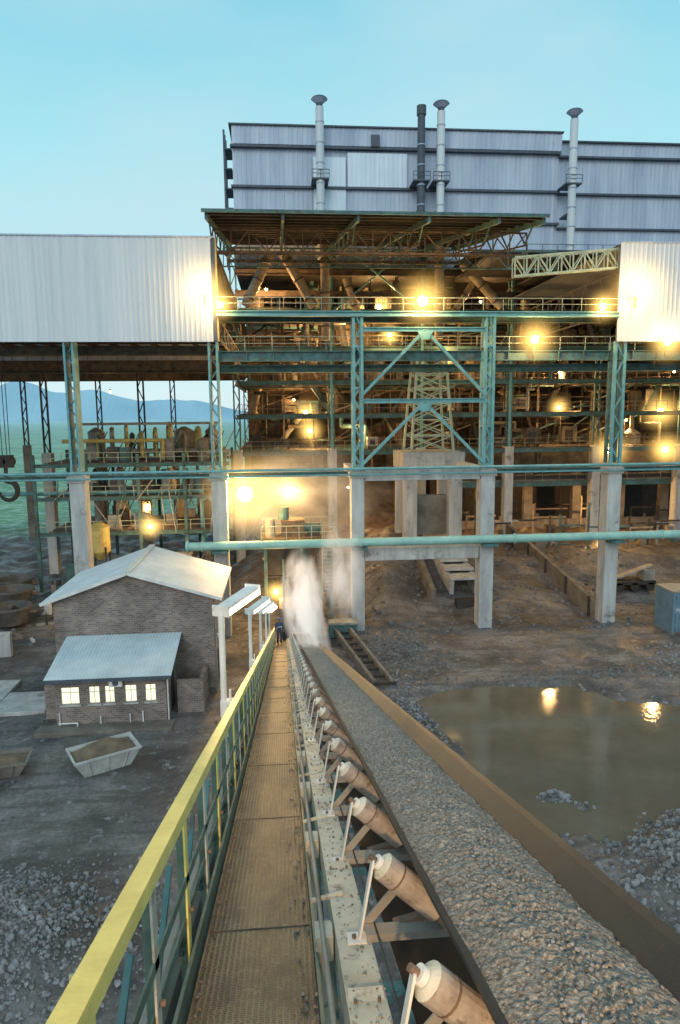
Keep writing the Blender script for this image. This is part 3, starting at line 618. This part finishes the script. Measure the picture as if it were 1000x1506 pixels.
# ---------------------------------------------------------------- left yard equipment
b=MB()
for i in range(9):
    x=-19.5+i*1.5; zt=14.8+.5*(i%3); b.path([(x,76,12.6),(x,76,zt),(x+.25,75.2,zt+.45),(x+.5,74,zt+.45),(x+.7,73.2,zt),(x+.7,73.2,12.8)],.17+.06*(i%2),R.choice(['greysteel','greysteel','tan','yellowpaint']),n=12)
b.path([(-22,74,13.4),(-8,74,13.4),(-8,70,13.4),(-5,70,13.4)],.28,'greysteel',n=14); b.path([(-21,73,16.3),(-6,73,16.3)],.14,'greysteel'); b.path([(-34,70,9.5),(-8,70,9.5),(-8,70,4)],.2,'teal')
b.path([(-22,72,14.6),(-12,72,14.6),(-12,72,12.6)],.2,'yellowpaint')
for x,r in((-20,.9),(-10.5,1.1),(-7.5,.7)): b.cyl((x,77.5,12.6),(x,77.5,15.4),r,'greysteel',n=18); b.cyl((x,77.5,15.4),(x,77.5,15.9),r,'greysteel',r2=r*.2,n=18)
b.done('pipe_manifold')
b=MB()
for z in(12.3,9.0,5.5):
    b.ibeam((-24,69,z),(-5,69,z),.3,.35,'tealdark'); b.ibeam((-24,80,z),(-5,80,z),.3,.35,'brownsteel'); b.box(-23,-6,69.2,79.8,z+.18,z+.25,'brownsteel'); b.rail((-24,69,z+.25),(-5,69,z+.25),'boom',1,1.3,.05)
for x in(-24,-19,-14,-9.5,-5.5):
    for y in (69,80): b.box(x-.15,x+.15,y-.15,y+.15,-.3,13.4,'tealdark')
for _ in range(80):
    x=R.uniform(-22,-6);y=R.uniform(70,78);z=R.choice([5.75,9.25,0,12.5]);k=R.choice(['greysteel','concretedark','tealdark','darksteel','greysteel','concretedark','greysteel','tan'])
    if R.random()<.5: r=R.uniform(.2,.7);h=R.uniform(1,2.6);b.cyl((x,y,z),(x,y,z+h),r,k,n=12); b.cyl((x,y,z+h),(x,y,z+h+.3),r,k,r2=r*.3,n=12)
    else: w=R.uniform(.2,.8);b.box(x-w,x+w,y-.4,y+.4,z,z+R.uniform(.8,2.4),k); b.beam((x,y,z),(x+1.5,y,z+3),.1,.1,k,up=(0,1,0))
for _ in range(14): x=R.uniform(-23,-6); b.beam((x,68.8,R.uniform(5,9)),(x+R.uniform(-3,3),68.8,R.uniform(9,13)),.09,.09,R.choice(['greysteel','tealdark']),up=(0,1,0))
b.box(-15,-9,66,68,0,3.4,'concretedark'); b.box(-15.2,-8.8,65.8,68.2,3.4,3.6,'greysteel'); 
b.done('process_platform')
b=MB()
for _ in range(60):
    x=R.uniform(-32,-13);y=R.uniform(50,68);w=R.uniform(.2,.9);k=R.choice(['darksteel','rust','greysteel','concretedark','white','tealdark']);z=H(x,y)
    if R.random()<.5: b.beam((x,y,z+.12),(x+R.uniform(-3,3),y+R.uniform(-2,2),z+.15),.2,.2,k)
    else: b.box(x,x+w,y,y+w*.8,z-.1,z+R.uniform(.3,1.1),k); b.box(x+w*.1,x+w*.5,y+.1,y+w*.5,z+.3,z+1.2,'darksteel')
b.done('scrap_steel')
b=MB(); b.cyl((-17.3,66,4.3),(-17.3,66,6.7),.95,'yellowpaint',n=20); b.cyl((-17.3,66,6.7),(-17.3,66,7.1),.95,'yellowpaint',r2=.3,n=20); b.cyl((-17.3,66,3.5),(-17.3,66,4.3),.3,'yellowpaint',r2=.95,n=20)
for dx in(-.7,.7):
    for dy in(-.7,.7): b.beam((-17.3+dx,66+dy,-.2),(-17.3+dx,66+dy,4.8),.15,.15,'darksteel',up=(0,1,0))
b.done('yellow_storage_tank')
M['potiron']=mat('cast_iron_pot',(.13,.125,.12),(.07,.065,.06),.75,scale=1.5,bump=.3,bscale=8)
for x,y,r in((-24.5,63,1.7),(-28.5,60,1.8),(-25.8,67,1.6),(-30.5,55,1.7),(-22.5,57,1.6)):
    b=MB(); n=24;vs=[];z=.15
    pr=[(.62,0),(.75,.02),(1.0,1.3),(1.08,1.32),(1.08,1.5),(.94,1.5),(.9,1.3),(.66,.4),(.01,.4)]
    for rr,hh in pr:
        for i in range(n): a=2*math.pi*i/n; vs.append((x+rr*r*math.cos(a),y+rr*r*math.sin(a),z+hh))
    b.add(vs,[(j*n+i,j*n+(i+1)%n,(j+1)*n+(i+1)%n,(j+1)*n+i) for j in range(len(pr)-1) for i in range(n)],'potiron')
    for s_ in(-1,1): b.cyl((x+s_*r*.95,y,z+.95),(x+s_*(r+.45),y,z+.95),.16,'rust',n=12)
    b.done('slag_pot')
b=MB(); hx,hy=-26.2,68
for dx in(-.5,-.2,.2,.5): b.cyl((hx+dx,hy,13.4),(hx+dx*1.2,hy,26),.035,'darksteel',n=6)
b.box(hx-.75,hx+.75,hy-.25,hy+.25,12.3,13.5,'darksteel'); b.cyl((hx-.4,hy-.3,12.9),(hx-.4,hy+.3,12.9),.5,'darksteel',n=18); b.cyl((hx+.4,hy-.3,12.9),(hx+.4,hy+.3,12.9),.5,'darksteel',n=18)
b.cyl((hx,hy,12.3),(hx,hy,11),.18,'darksteel')
pts=[(hx+.0,hy,11.1)]+[(hx+.85*math.sin(t)+.1,hy,10.1+.95*math.cos(t)) for t in [x*.35 for x in range(0,14)]]
for i in range(len(pts)-1): b.cyl(pts[i],pts[i+1],.30-.012*i,'darksteel',n=10); b.ball(pts[i],.30-.012*i,'darksteel',n=5)
b.done('crane_hook')
b=MB(); b.box(-22.5,-19.5,49,49.4,-.2,1.8,'concrete'); b.box(-22.5,-22.1,46,49,-.2,1.8,'concrete'); b.box(-26,-17,40.5,44,-.05,.22,'concrete'); b.done('concrete_barrier',bevel=.03)
# ---------------------------------------------------------------- brick house
HS=empty('brick_house'); b=MB()
x0,x1,y0,y1,ze,zr,xm=-13.7,-4.25,41.0,48.6,6.2,7.75,-9.2
b.add([(x0,y0,-.3),(x1,y0,-.3),(x1,y0,ze),(xm,y0,zr),(x0,y0,ze),(x0,y1,-.3),(x1,y1,-.3),(x1,y1,ze),(xm,y1,zr),(x0,y1,ze)],[(0,1,2,3,4),(1,6,7,2),(5,9,8,7,6),(0,4,9,5)],'brick')
b.box(x0-.02,x1+.02,y0-.02,y0,0,.35,'concretedark'); b.done('walls',HS)
b=MB()
def slope(xa,za,xb,zb,ya,yb,t=.09,k='roofsheet'):
    n=int((yb-ya)/.3); V=[]
    for i in range(n*2+1):
        y=ya+(yb-ya)*i/(n*2); dz=.035*(i%2); V+=[(xa,y,za+dz),(xb,y,zb+dz)]
    b.add(V,[(2*i,2*i+2,2*i+3,2*i+1) for i in range(n*2)],k)
    b.add([(xa,ya,za-t),(xb,ya,zb-t),(xb,yb,zb-t),(xa,yb,za-t)],[(0,1,2,3)],'darktrim')
sl=(zr-ze)/(xm-x0)
slope(x0-.6,ze-.6*sl+.12,xm,zr+.12,y0-.5,y1+.4); slope(x1+.6,ze-.6*(zr-ze)/(x1-xm)+.12,xm,zr+.12,y0-.5,y1+.4)
b.beam((x0-.6,y0-.5,ze-.6*sl+.06),(xm,y0-.5,zr+.06),.05,.2,'white'); b.beam((x1+.6,y0-.5,ze-.6*(zr-ze)/(x1-xm)+.06),(xm,y0-.5,zr+.06),.05,.2,'white')
b.beam((xm,y0-.52,zr+.18),(xm,y1+.42,zr+.18),.4,.05,'roofsheet')
b.done('roof',HS)
b=MB(); b.box(x1,x1+.05,43.0,44.2,0,2.1,'darksteel'); b.box(x1,x1+.06,45.2,46.6,1.4,2.5,'glass'); b.cyl((x1+.1,y0+.2,0),(x1+.1,y0+.2,5.9),.05,'greysteel',n=8); b.box(x1,x1+.3,42,42.3,3.2,3.4,'white'); b.done('door_and_fittings',HS)
SH=empty('brick_office'); b=MB()
wins=[(-12.3,-11.3),(-10.8,-10.2),(-9.95,-9.4),(-8.85,-8.2),(-7.75,-7.15)]
xa,xb,ya,yb=-12.6,-6.6,37.0,40.95
b.box(xa,xb,ya,yb,-.3,1.3,'brick'); b.box(xa,xb,ya,yb,2.3,2.95,'brick')
ed=[xa]+[v for w in wins for v in w]+[xb]
for i in range(0,len(ed),2): b.box(ed[i],ed[i+1],ya,ya+.25,1.3,2.3,'brick')
b.box(xb-.25,xb,ya+.25,yb,1.3,2.3,'brick'); b.box(xa,xa+.25,ya+.25,yb,1.3,2.3,'brick')
b.add([(xb-.002,ya,2.9),(xb-.002,yb,2.9),(xb-.002,yb,3.8)],[(0,1,2)],'brick'); b.add([(xa+.002,ya,2.9),(xa+.002,yb,2.9),(xa+.002,yb,3.8)],[(0,2,1)],'brick')
b.done('walls',SH)
b=MB()
for w0,w1 in wins:
    b.box(w0+.002,w1-.002,ya+.14,ya+.16,1.302,2.298,'winlit')
    for X in (w0,(w0+w1)/2-.02,w1-.05): b.box(X+.002,X+.045,ya+.08,ya+.138,1.3,2.3,'white')
    for z in(1.302,1.95,2.25): b.box(w0+.003,w1-.003,ya+.085,ya+.13,z,z+.045,'white')
    b.box(w0-.08,w1+.08,ya-.06,ya-.003,1.2,1.29,'concrete')
b.box(-9.6,-8.9,ya-.35,ya-.01,2.35,2.8,'white'); b.cyl((-9.25,ya-.36,2.57),(-9.25,ya-.351,2.57),.17,'darktrim',n=16)
for x in (-12.4,-10.2,-8.6,-7.9): b.cyl((x,ya-.08,-.1),(x,ya-.08,R.uniform(.5,1.1)),.04,'white',n=8)
b.path([(-12.4,ya-.3,.35),(-11.4,ya-.3,.35),(-11.4,ya-.3,0)],.04,'white',n=8); b.cyl((xb+.08,ya+.1,0),(xb+.08,ya+.1,2.9),.045,'white',n=8)
b.box(xb+.0,xb+.05,38.6,39.6,0,2.1,'darksteel')
b.done('windows_and_fittings',SH)
b=MB(); n=int((xb-xa+1)/.2); V=[]
for i in range(n*2+1):
    x=xa-.4+(xb-xa+.8)*i/(n*2); dz=.045*(i%2); V+=[(x,ya-.55,2.93+dz),(x,yb-.02,3.95+dz)]
b.add(V,[(2*i,2*i+2,2*i+3,2*i+1) for i in range(n*2)],'roofsheet'); b.box(xa-.4,xb+.4,ya-.56,ya-.52,2.75,2.95,'darktrim')
b.add([(xa-.4,ya-.55,2.88),(xb+.4,ya-.55,2.88),(xb+.4,yb-.02,3.9),(xa-.4,yb-.02,3.9)],[(0,1,2,3)],'darktrim')
b.done('roof',SH)
b=MB(); b.box(-6.2,-4.7,38.3,38.55,-.2,1.9,'brick'); b.box(-4.95,-4.7,38.55,40.9,-.2,1.9,'brick'); b.done('brick_screen_wall')
b=MB(); b.box(-13.6,-13.35,38.3,40.9,-.2,1.9,'brick'); b.box(-13.35,-12.7,38.3,38.55,-.2,1.9,'brick'); b.done('brick_screen_wall')
b=MB(); b.box(-13.5,-6.2,35.9,37,-.1,.17,'concretedark'); b.box(-17,-13.9,39,42,-.1,.16,'concrete'); b.done('concrete_apron',bevel=.03)
def skip(name,cx,cy,rot,L,W_,Hh,fill,k):
    b=MB()
    def ring(f,z): return [(-L*f/2,-W_*f/2*.95,z),(L*f/2,-W_*f/2*.95,z),(L*f/2,W_*f/2*.95,z),(-L*f/2,W_*f/2*.95,z)]
    V=ring(.68,0)+ring(1,Hh)+ring(.93,Hh)+ring(.66,.1); F=[(0,3,2,1)]
    for a in (0,4,8):
        for i in range(4): F.append((a+i,a+(i+1)%4,a+4+(i+1)%4,a+4+i))
    F.append((12,13,14,15)); b.add(V,F,k)
    b.beam((-L/2,-W_*.5,Hh),(L/2,-W_*.5,Hh),.08,.1,k); b.beam((-L/2,W_*.5,Hh),(L/2,W_*.5,Hh),.08,.1,k)
    for s_ in(-.3,0,.3): b.beam((s_*L*.8,-W_*.34,.05),(s_*L,-W_*.5,Hh),.07,.05,k)
    if fill:
        n=14;V=[];
        for j in range(n+1):
            for i in range(n+1):
                u=i/n*2-1;v=j/n*2-1; V.append((u*L*.45,v*W_*.44,Hh-.12+fill*(1-u*u)*(1-v*v)+.08*noise.noise((u*3,v*3,cx))))
        b.add(V,[(j*(n+1)+i,j*(n+1)+i+1,(j+1)*(n+1)+i+1,(j+1)*(n+1)+i) for j in range(n) for i in range(n)],'dirt')
    o=b.done(name); o.location=(cx,cy,H(cx,cy)); o.rotation_euler=(0,0,rot)
M['skipgrey']=mat('worn_pale_skip_paint',(.50,.52,.52),(.34,.35,.35),.6,scale=2,grime=((.16,.11,.08),2.2,.60))
skip('waste_skip',-8.9,32.4,.5,3.2,1.8,.95,.55,'skipgrey'); skip('scrap_bin',-13.8,32.2,.15,2.8,1.6,.75,.2,'concretedark'); skip('scrap_bin',-18.5,36.5,.3,2.6,1.5,.8,.2,'rust')
b=MB(); X0,X1,YA,YB=29.6,35.5,48,50.4
b.box(X0,X1,YA,YB,.2,3.3,'blue'); 
for i in range(18): b.box(X0+.2+i*.32,X0+.34+i*.32,YA-.05,YA-.001,.4,3.1,'blue')
b.box(X0-.06,X0+.1,YA-.1,YB+.05,.1,3.4,'blue'); b.box(X0-.1,X1,YA-.1,YB+.05,3.35,3.48,'greysteel'); b.box(X0-.05,X1,YA-.08,YA-.01,.1,.3,'rust')
b.box(X0+.12,X0+3.2,YA-.07,YA-.055,1.7,2.4,'blue')
co=b.done('storage_container',bevel=.015)
cu=bpy.data.curves.new('lettering','FONT'); cu.body='POWERSCREEN'; cu.size=.36; cu.extrude=.004; t=bpy.data.objects.new('lettering',cu); t.location=(X0+.2,YA-.078,1.9); t.rotation_euler=(math.pi/2,0,0); cu.materials.append(M['white']); sc.collection.objects.link(t); t.parent=co
b=MB(); 
b.box(30,34,58,60,1.4,1.7,'darksteel')
for i in range(3): b.cyl((30.5+i*1.5,58,1.2),(30.5+i*1.5,60,1.2),.4,'darksteel')
b.beam((30,59,1.7),(34,59,3.0),.8,.15,'greysteel'); b.box(33,34,58.3,59.7,1.7,2.7,'greysteel'); b.done('mobile_screen_machine')
# ---------------------------------------------------------------- people
def person(name,x,y,rot):
    e=empty(name); z0=C(x,y,-2.2)[2]+.02
    J={'pel':((0,0,.95),.15),'sp':((0,.01,1.12),.145),'ch':((0,.02,1.32),.17),'nk':((0,.01,1.48),.06),'hd':((0,-.02,1.60),.085),'hd2':((0,-.02,1.70),.08),
     'hl':((-.1,0,.9),.105),'kl':((-.12,-.04,.50),.075),'al':((-.12,.03,.10),.055),'tl':((-.13,-.13,.04),.045),
     'hr':((.1,0,.9),.105),'kr':((.12,-.01,.50),.075),'ar':((.13,.06,.10),.055),'tr':((.14,-.10,.04),.045),
     'sl':((-.2,.02,1.40),.075),'el':((-.27,.05,1.12),.052),'wl':((-.25,-.09,.90),.036),'pl':((-.24,-.13,.84),.034),
     'sr':((.2,.02,1.40),.075),'er':((.28,.03,1.13),.052),'wr':((.24,-.14,.98),.036),'pr':((.22,-.19,.94),.034)}
    E=[('pel','sp'),('sp','ch'),('ch','nk'),('nk','hd'),('hd','hd2'),('pel','hl'),('hl','kl'),('kl','al'),('al','tl'),('pel','hr'),('hr','kr'),('kr','ar'),('ar','tr'),('ch','sl'),('sl','el'),('el','wl'),('wl','pl'),('ch','sr'),('sr','er'),('er','wr'),('wr','pr')]
    K=list(J); me=bpy.data.meshes.new('body'); me.from_pydata([J[k][0] for k in K],[(K.index(a),K.index(c)) for a,c in E],[])
    o=bpy.data.objects.new('body',me); sc.collection.objects.link(o); m=o.modifiers.new('s','SKIN'); 
    for i,k in enumerate(K): v=me.skin_vertices[0].data[i]; v.radius=(J[k][1],J[k][1]*(.8 if k in('pel','sp','ch') else 1)); v.use_root=(k=='pel')
    o.modifiers.new('u','SUBSURF').levels=2; o.modifiers['u'].render_levels=2
    bpy.context.view_layer.update(); m2=bpy.data.meshes.new_from_object(o.evaluated_get(bpy.context.evaluated_depsgraph_get())); o.modifiers.clear(); o.data=m2
    m2.materials.clear()
    for k in('navy','skin','darksteel'): m2.materials.append(M[k])
    for p in m2.polygons:
        c=p.center; p.use_smooth=True
        p.material_index=1 if (c.z>1.49 or (abs(c.x)>.19 and c.z<.93 and c.z>.78) or (c.x>.19 and c.y<-.16 and c.z<1)) else (2 if c.z<.11 else 0)
    o.parent=e
    b=MB(); b.ball((0,-.02,1.73),.118,'hat',n=8,sz=.85); b.cyl((0,-.05,1.70),(0,-.05,1.715),.15,'hat',n=16); b.cyl((0,-.10,1.63),(0,-.135,1.60),.018,'skin',r2=.022,n=6)
    b.box(-.17,.17,-.125,-.118,1.18,1.22,'white')
    for hx,hy,hz in((-.24,-.14,.82),(.22,-.21,.93)):
        for i in range(4): b.path([(hx-.03+i*.02,hy,hz),(hx-.03+i*.02,hy-.02,hz-.045-.006*(i in(1,2))),(hx-.03+i*.02,hy-.005,hz-.075)],.009,'skin',n=5)
        b.path([(hx+.03*(1 if hx<0 else -1),hy,hz+.02),(hx+.05*(1 if hx<0 else -1),hy-.03,hz-.02)],.010,'skin',n=5)
    b.done('helmet_and_hands',e,smooth=True)
    e.location=(x,y,z0); e.rotation_euler=(0,0,rot)
person('worker',-.28,44,.35)
person('worker',-.30,-1.3,math.pi)   # unseen figure added behind the viewpoint to cast a long shadow down the grating
# ---------------------------------------------------------------- lamps
def glow_halo(name,rad,c,s):  # emission-only volume paints a soft glow around a lamp; nothing scatters light
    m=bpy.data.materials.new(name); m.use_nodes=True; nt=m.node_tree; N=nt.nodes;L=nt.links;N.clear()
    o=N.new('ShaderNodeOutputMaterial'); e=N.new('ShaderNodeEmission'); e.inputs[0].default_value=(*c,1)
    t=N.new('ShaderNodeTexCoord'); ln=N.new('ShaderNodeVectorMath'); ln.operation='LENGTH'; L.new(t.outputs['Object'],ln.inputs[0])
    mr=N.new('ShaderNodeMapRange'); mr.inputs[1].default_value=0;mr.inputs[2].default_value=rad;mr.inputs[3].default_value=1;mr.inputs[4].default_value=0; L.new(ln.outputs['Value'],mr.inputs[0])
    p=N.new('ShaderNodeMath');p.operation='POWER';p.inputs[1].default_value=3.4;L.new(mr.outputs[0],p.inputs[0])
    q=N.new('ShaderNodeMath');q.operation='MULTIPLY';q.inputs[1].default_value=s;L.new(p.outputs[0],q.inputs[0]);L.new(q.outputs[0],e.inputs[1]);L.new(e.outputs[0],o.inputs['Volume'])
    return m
HM={}
def lamp(x,y,z,pw,r=.28,hr=1.6):
    e=empty('flood_lamp'); b=MB()
    b.cyl((x,y+.05,z),(x,y+.4,z),r*1.15,'darksteel',r2=r*.6,n=16); b.ball((x,y,z),r,'bulb',n=8); b.beam((x,y+.3,z),(x,y+.3,z-r-.8),.08,.08,'darksteel',up=(0,1,0)); b.done('lamp_head',e)
    key=hr
    if key not in HM: HM[key]=glow_halo('lamp_glow_%g'%hr,hr,(1,.60,.15),6.0/hr)
    bb=MB(); bb.ball((0,0,0),hr,'bulb',n=12); h=bb.done('glow_ball',e); h.data.materials[0]=HM[key]; h.location=(x,y-.1,z)  # self-glowing sphere added as the lamp's halo
    l=bpy.data.lights.new('lamp_light','POINT'); l.energy=pw;l.color=(1,.58,.2);l.shadow_soft_size=r; o=bpy.data.objects.new('lamp_light',l); o.location=(x,y-r-.15,z); sc.collection.objects.link(o); o.parent=e
for a in [(-4.0,51.2,24.9,500,.22,1.8),(-5.1,50.6,25.9,260,.28,2.6),(10.7,51.0,25.2,2200,.36,3.0),(24.6,51.3,24.9,600,.24,1.9),(26.9,50.6,25.9,450,.36,3.2),(19.4,51.4,22.5,1200,.3,2.5),(29.6,50.8,22.3,500,.3,2.4),
          (-2.8,54,10.9,4800,.6,4.8),(.9,60,10.4,1800,.25,2.2),(33,66,13.2,1600,.3,2.8),(38.8,66,13.2,1600,.3,2.8),(45,78,17,1600,.4,3.4),
          (3.1,79,17.3,1600,.22,2.2),(3.6,80,15.2,1600,.25,2.5),(33.4,80,17.6,1600,.22,2),(12.3,76,25.6,1500,.2,2),(19,76,23.2,1200,.2,1.8),(12,82,29.5,2800,.3,3.0),(-.5,52.8,3.2,450,.18,1.5),(-12.6,66.5,6.5,900,.2,1.9)]:
    lamp(*a)
for x,y,z,p in((-1,74,30,1800),(4,90,27,2200),(22,84,27,1200),(35,84,22,1600),(20,88,19,1700),(2,90,19,2600),(44,84,16,2000),(27,80,7,1500),(40,80,6.5,1800),(8,80,8.5,1700),(50,84,22,1200),(-14,73,7.8,700),(-9,74,12,400),(-20,85,20,500),(9,79,15.5,1000),(30,78,15,1000),(8,78,27.5,1300),(23,78,29.5,900)):
    e=empty('work_light'); b=MB(); b.ball((x,y,z),.13,'bulb',n=6); b.cyl((x,y,z+.08),(x,y,z+.3),.22,'darksteel',r2=.06,n=12); b.done('shade_and_bulb',e)
    l=bpy.data.lights.new('bulb_light','POINT'); l.energy=p;l.color=(1,.55,.2);l.shadow_soft_size=.2; o=bpy.data.objects.new('bulb_light',l); o.location=(x,y,z-.35); sc.collection.objects.link(o); o.parent=e
e=empty('floodlight_pole'); b=MB(); b.cyl((-.85,-4.2,CAMZ-3),(-.85,-4.2,18.7),.05,'white'); b.beam((-.85,-4.2,18.5),(-.4,-4.2,18.5),.05,.05,'white'); b.box(-.65,-.15,-4.2,-4.0,18.35,18.75,'darksteel'); b.box(-.6,-.2,-3.99,-3.98,18.38,18.72,'tube'); b.done('pole_and_head',e)
l=bpy.data.lights.new('flood','SPOT'); l.energy=3000;l.color=(1,.60,.27);l.spot_size=math.radians(75);l.spot_blend=.8;l.shadow_soft_size=.10; o=bpy.data.objects.new('flood',l); o.location=(-.40,-3.9,18.55); o.rotation_euler=(Vector((.25,7,13.2))-Vector(o.location)).to_track_quat('-Z','Y').to_euler(); sc.collection.objects.link(o); o.parent=e
# ---------------------------------------------------------------- steam
def steam(name,loc,scl,dens,seed,em=.12,col=(.95,.93,.9)):
    bb=MB(); bb.ball((0,0,0),1,'bulb',n=12); o=bb.done(name); o.location=loc;o.scale=scl
    m=bpy.data.materials.new(name); m.use_nodes=True; nt=m.node_tree;N=nt.nodes;L=nt.links;N.clear()
    out=N.new('ShaderNodeOutputMaterial'); v=N.new('ShaderNodeVolumePrincipled'); v.inputs['Color'].default_value=(1,.98,.95,1); v.inputs['Anisotropy'].default_value=.1
    t=N.new('ShaderNodeTexCoord'); ln=N.new('ShaderNodeVectorMath'); ln.operation='LENGTH'; L.new(t.outputs['Object'],ln.inputs[0])
    mr=N.new('ShaderNodeMapRange'); mr.inputs[1].default_value=.1;mr.inputs[2].default_value=.98;mr.inputs[3].default_value=1;mr.inputs[4].default_value=0; L.new(ln.outputs['Value'],mr.inputs[0])
    n=N.new('ShaderNodeTexNoise'); n.noise_dimensions='4D'; n.inputs['W'].default_value=seed; n.inputs['Scale'].default_value=2.0; n.inputs['Detail'].default_value=6; n.inputs['Distortion'].default_value=.4; L.new(t.outputs['Object'],n.inputs['Vector'])
    r=N.new('ShaderNodeMapRange'); r.inputs[1].default_value=.40;r.inputs[2].default_value=.70;r.inputs[3].default_value=0;r.inputs[4].default_value=dens; L.new(n.outputs[0],r.inputs[0])
    q=N.new('ShaderNodeMath');q.operation='MULTIPLY';L.new(mr.outputs[0],q.inputs[0]);L.new(r.outputs[0],q.inputs[1]);L.new(q.outputs[0],v.inputs['Density'])
    q2=N.new('ShaderNodeMath');q2.operation='MULTIPLY';q2.inputs[1].default_value=em;L.new(q.outputs[0],q2.inputs[0]);L.new(q2.outputs[0],v.inputs['Emission Strength']); v.inputs['Emission Color'].default_value=(*col,1)  # emission puts lamp-lit brightness into the steam itself
    L.new(v.outputs[0],out.inputs['Volume']); o.data.materials[0]=m
steam('steam_cloud',(1.3,46,4.4),(1.6,5,3.8),1.3,1.0,.55)
steam('steam_cloud',(4.4,50,5.2),(2.0,2.8,4.2),.9,3.0,.45)
steam('steam_cloud',(1.5,58,10.0),(9,5,5.0),.32,5.0,.42,(1,.80,.55))  # warm lamp glow put into this cloud's emission colour
steam('steam_cloud',(1.25,30,7.0),(.9,13,1.0),.9,7.0,.5)
# ---------------------------------------------------------------- world, sun, camera
w=bpy.data.worlds.new('World'); sc.world=w; w.use_nodes=True; nt=w.node_tree;N=nt.nodes;L=nt.links;N.clear()
out=N.new('ShaderNodeOutputWorld'); bg=N.new('ShaderNodeBackground'); tc=N.new('ShaderNodeTexCoord'); s=N.new('ShaderNodeSeparateXYZ'); L.new(tc.outputs['Generated'],s.inputs[0])
r=N.new('ShaderNodeValToRGB'); el=r.color_ramp.elements; el[0].position=0; el[0].color=(.74,.92,.97,1); el[1].position=1; el[1].color=(.34,.54,.70,1)
for p_,c_ in((.12,(.60,.90,.96,1)),(.30,(.45,.84,.93,1)),(.50,(.26,.68,.84,1))): x=el.new(p_); x.color=c_
L.new(s.outputs[2],r.inputs[0])
mp=N.new('ShaderNodeMapping'); mp.inputs['Scale'].default_value=(1,1,2.4); L.new(tc.outputs['Generated'],mp.inputs[0])
n=N.new('ShaderNodeTexNoise'); n.inputs['Scale'].default_value=2.1; n.inputs['Detail'].default_value=5; n.inputs['Roughness'].default_value=.45; L.new(mp.outputs[0],n.inputs['Vector'])
rr=N.new('ShaderNodeValToRGB'); rr.color_ramp.elements[0].position=.40;rr.color_ramp.elements[1].position=.66; rr.color_ramp.elements[1].color=(.8,.8,.8,1); L.new(n.outputs[0],rr.inputs[0])
mx=N.new('ShaderNodeMixRGB'); L.new(rr.outputs[0],mx.inputs[0]); L.new(r.outputs[0],mx.inputs[1]); mx.inputs[2].default_value=(.56,.80,.88,1)
sky=N.new('ShaderNodeTexSky'); sky.sky_type='NISHITA'; sky.sun_disc=False; sky.sun_elevation=math.radians(12); sky.sun_rotation=math.radians(200)
sv=N.new('ShaderNodeVectorMath'); sv.operation='SCALE'; sv.inputs['Scale'].default_value=.1; L.new(sky.outputs[0],sv.inputs[0])
m3=N.new('ShaderNodeMixRGB'); m3.inputs[0].default_value=.08; L.new(mx.outputs[0],m3.inputs[1]); L.new(sv.outputs[0],m3.inputs[2])
L.new(m3.outputs[0],bg.inputs[0]); bg.inputs[1].default_value=1.02; L.new(bg.outputs[0],out.inputs[0])
su=bpy.data.lights.new('sun','SUN'); su.energy=1.0; su.angle=math.radians(30); su.color=(1,.93,.9); o=bpy.data.objects.new('sun',su); o.rotation_euler=Vector((.25,.85,-.45)).to_track_quat('-Z','Y').to_euler(); sc.collection.objects.link(o)
cd=bpy.data.cameras.new('camera'); cam=bpy.data.objects.new('camera',cd); sc.collection.objects.link(cam); sc.camera=cam
cd.sensor_fit='VERTICAL'; cd.sensor_height=36; cd.lens=36*1004/1506; cd.clip_end=20000; cd.clip_start=.05
p=math.radians(8.1);a=math.radians(5)
F=Vector((math.sin(a)*math.cos(p),math.cos(a)*math.cos(p),-math.sin(p)))
q=F.to_track_quat('-Z','Y').to_matrix().to_4x4() @ Matrix.Rotation(-.01,4,'Z')
cam.matrix_world=Matrix.Translation((0,0,CAMZ))@q
sc.view_settings.view_transform='Standard'; sc.view_settings.look='None'; sc.view_settings.exposure=0
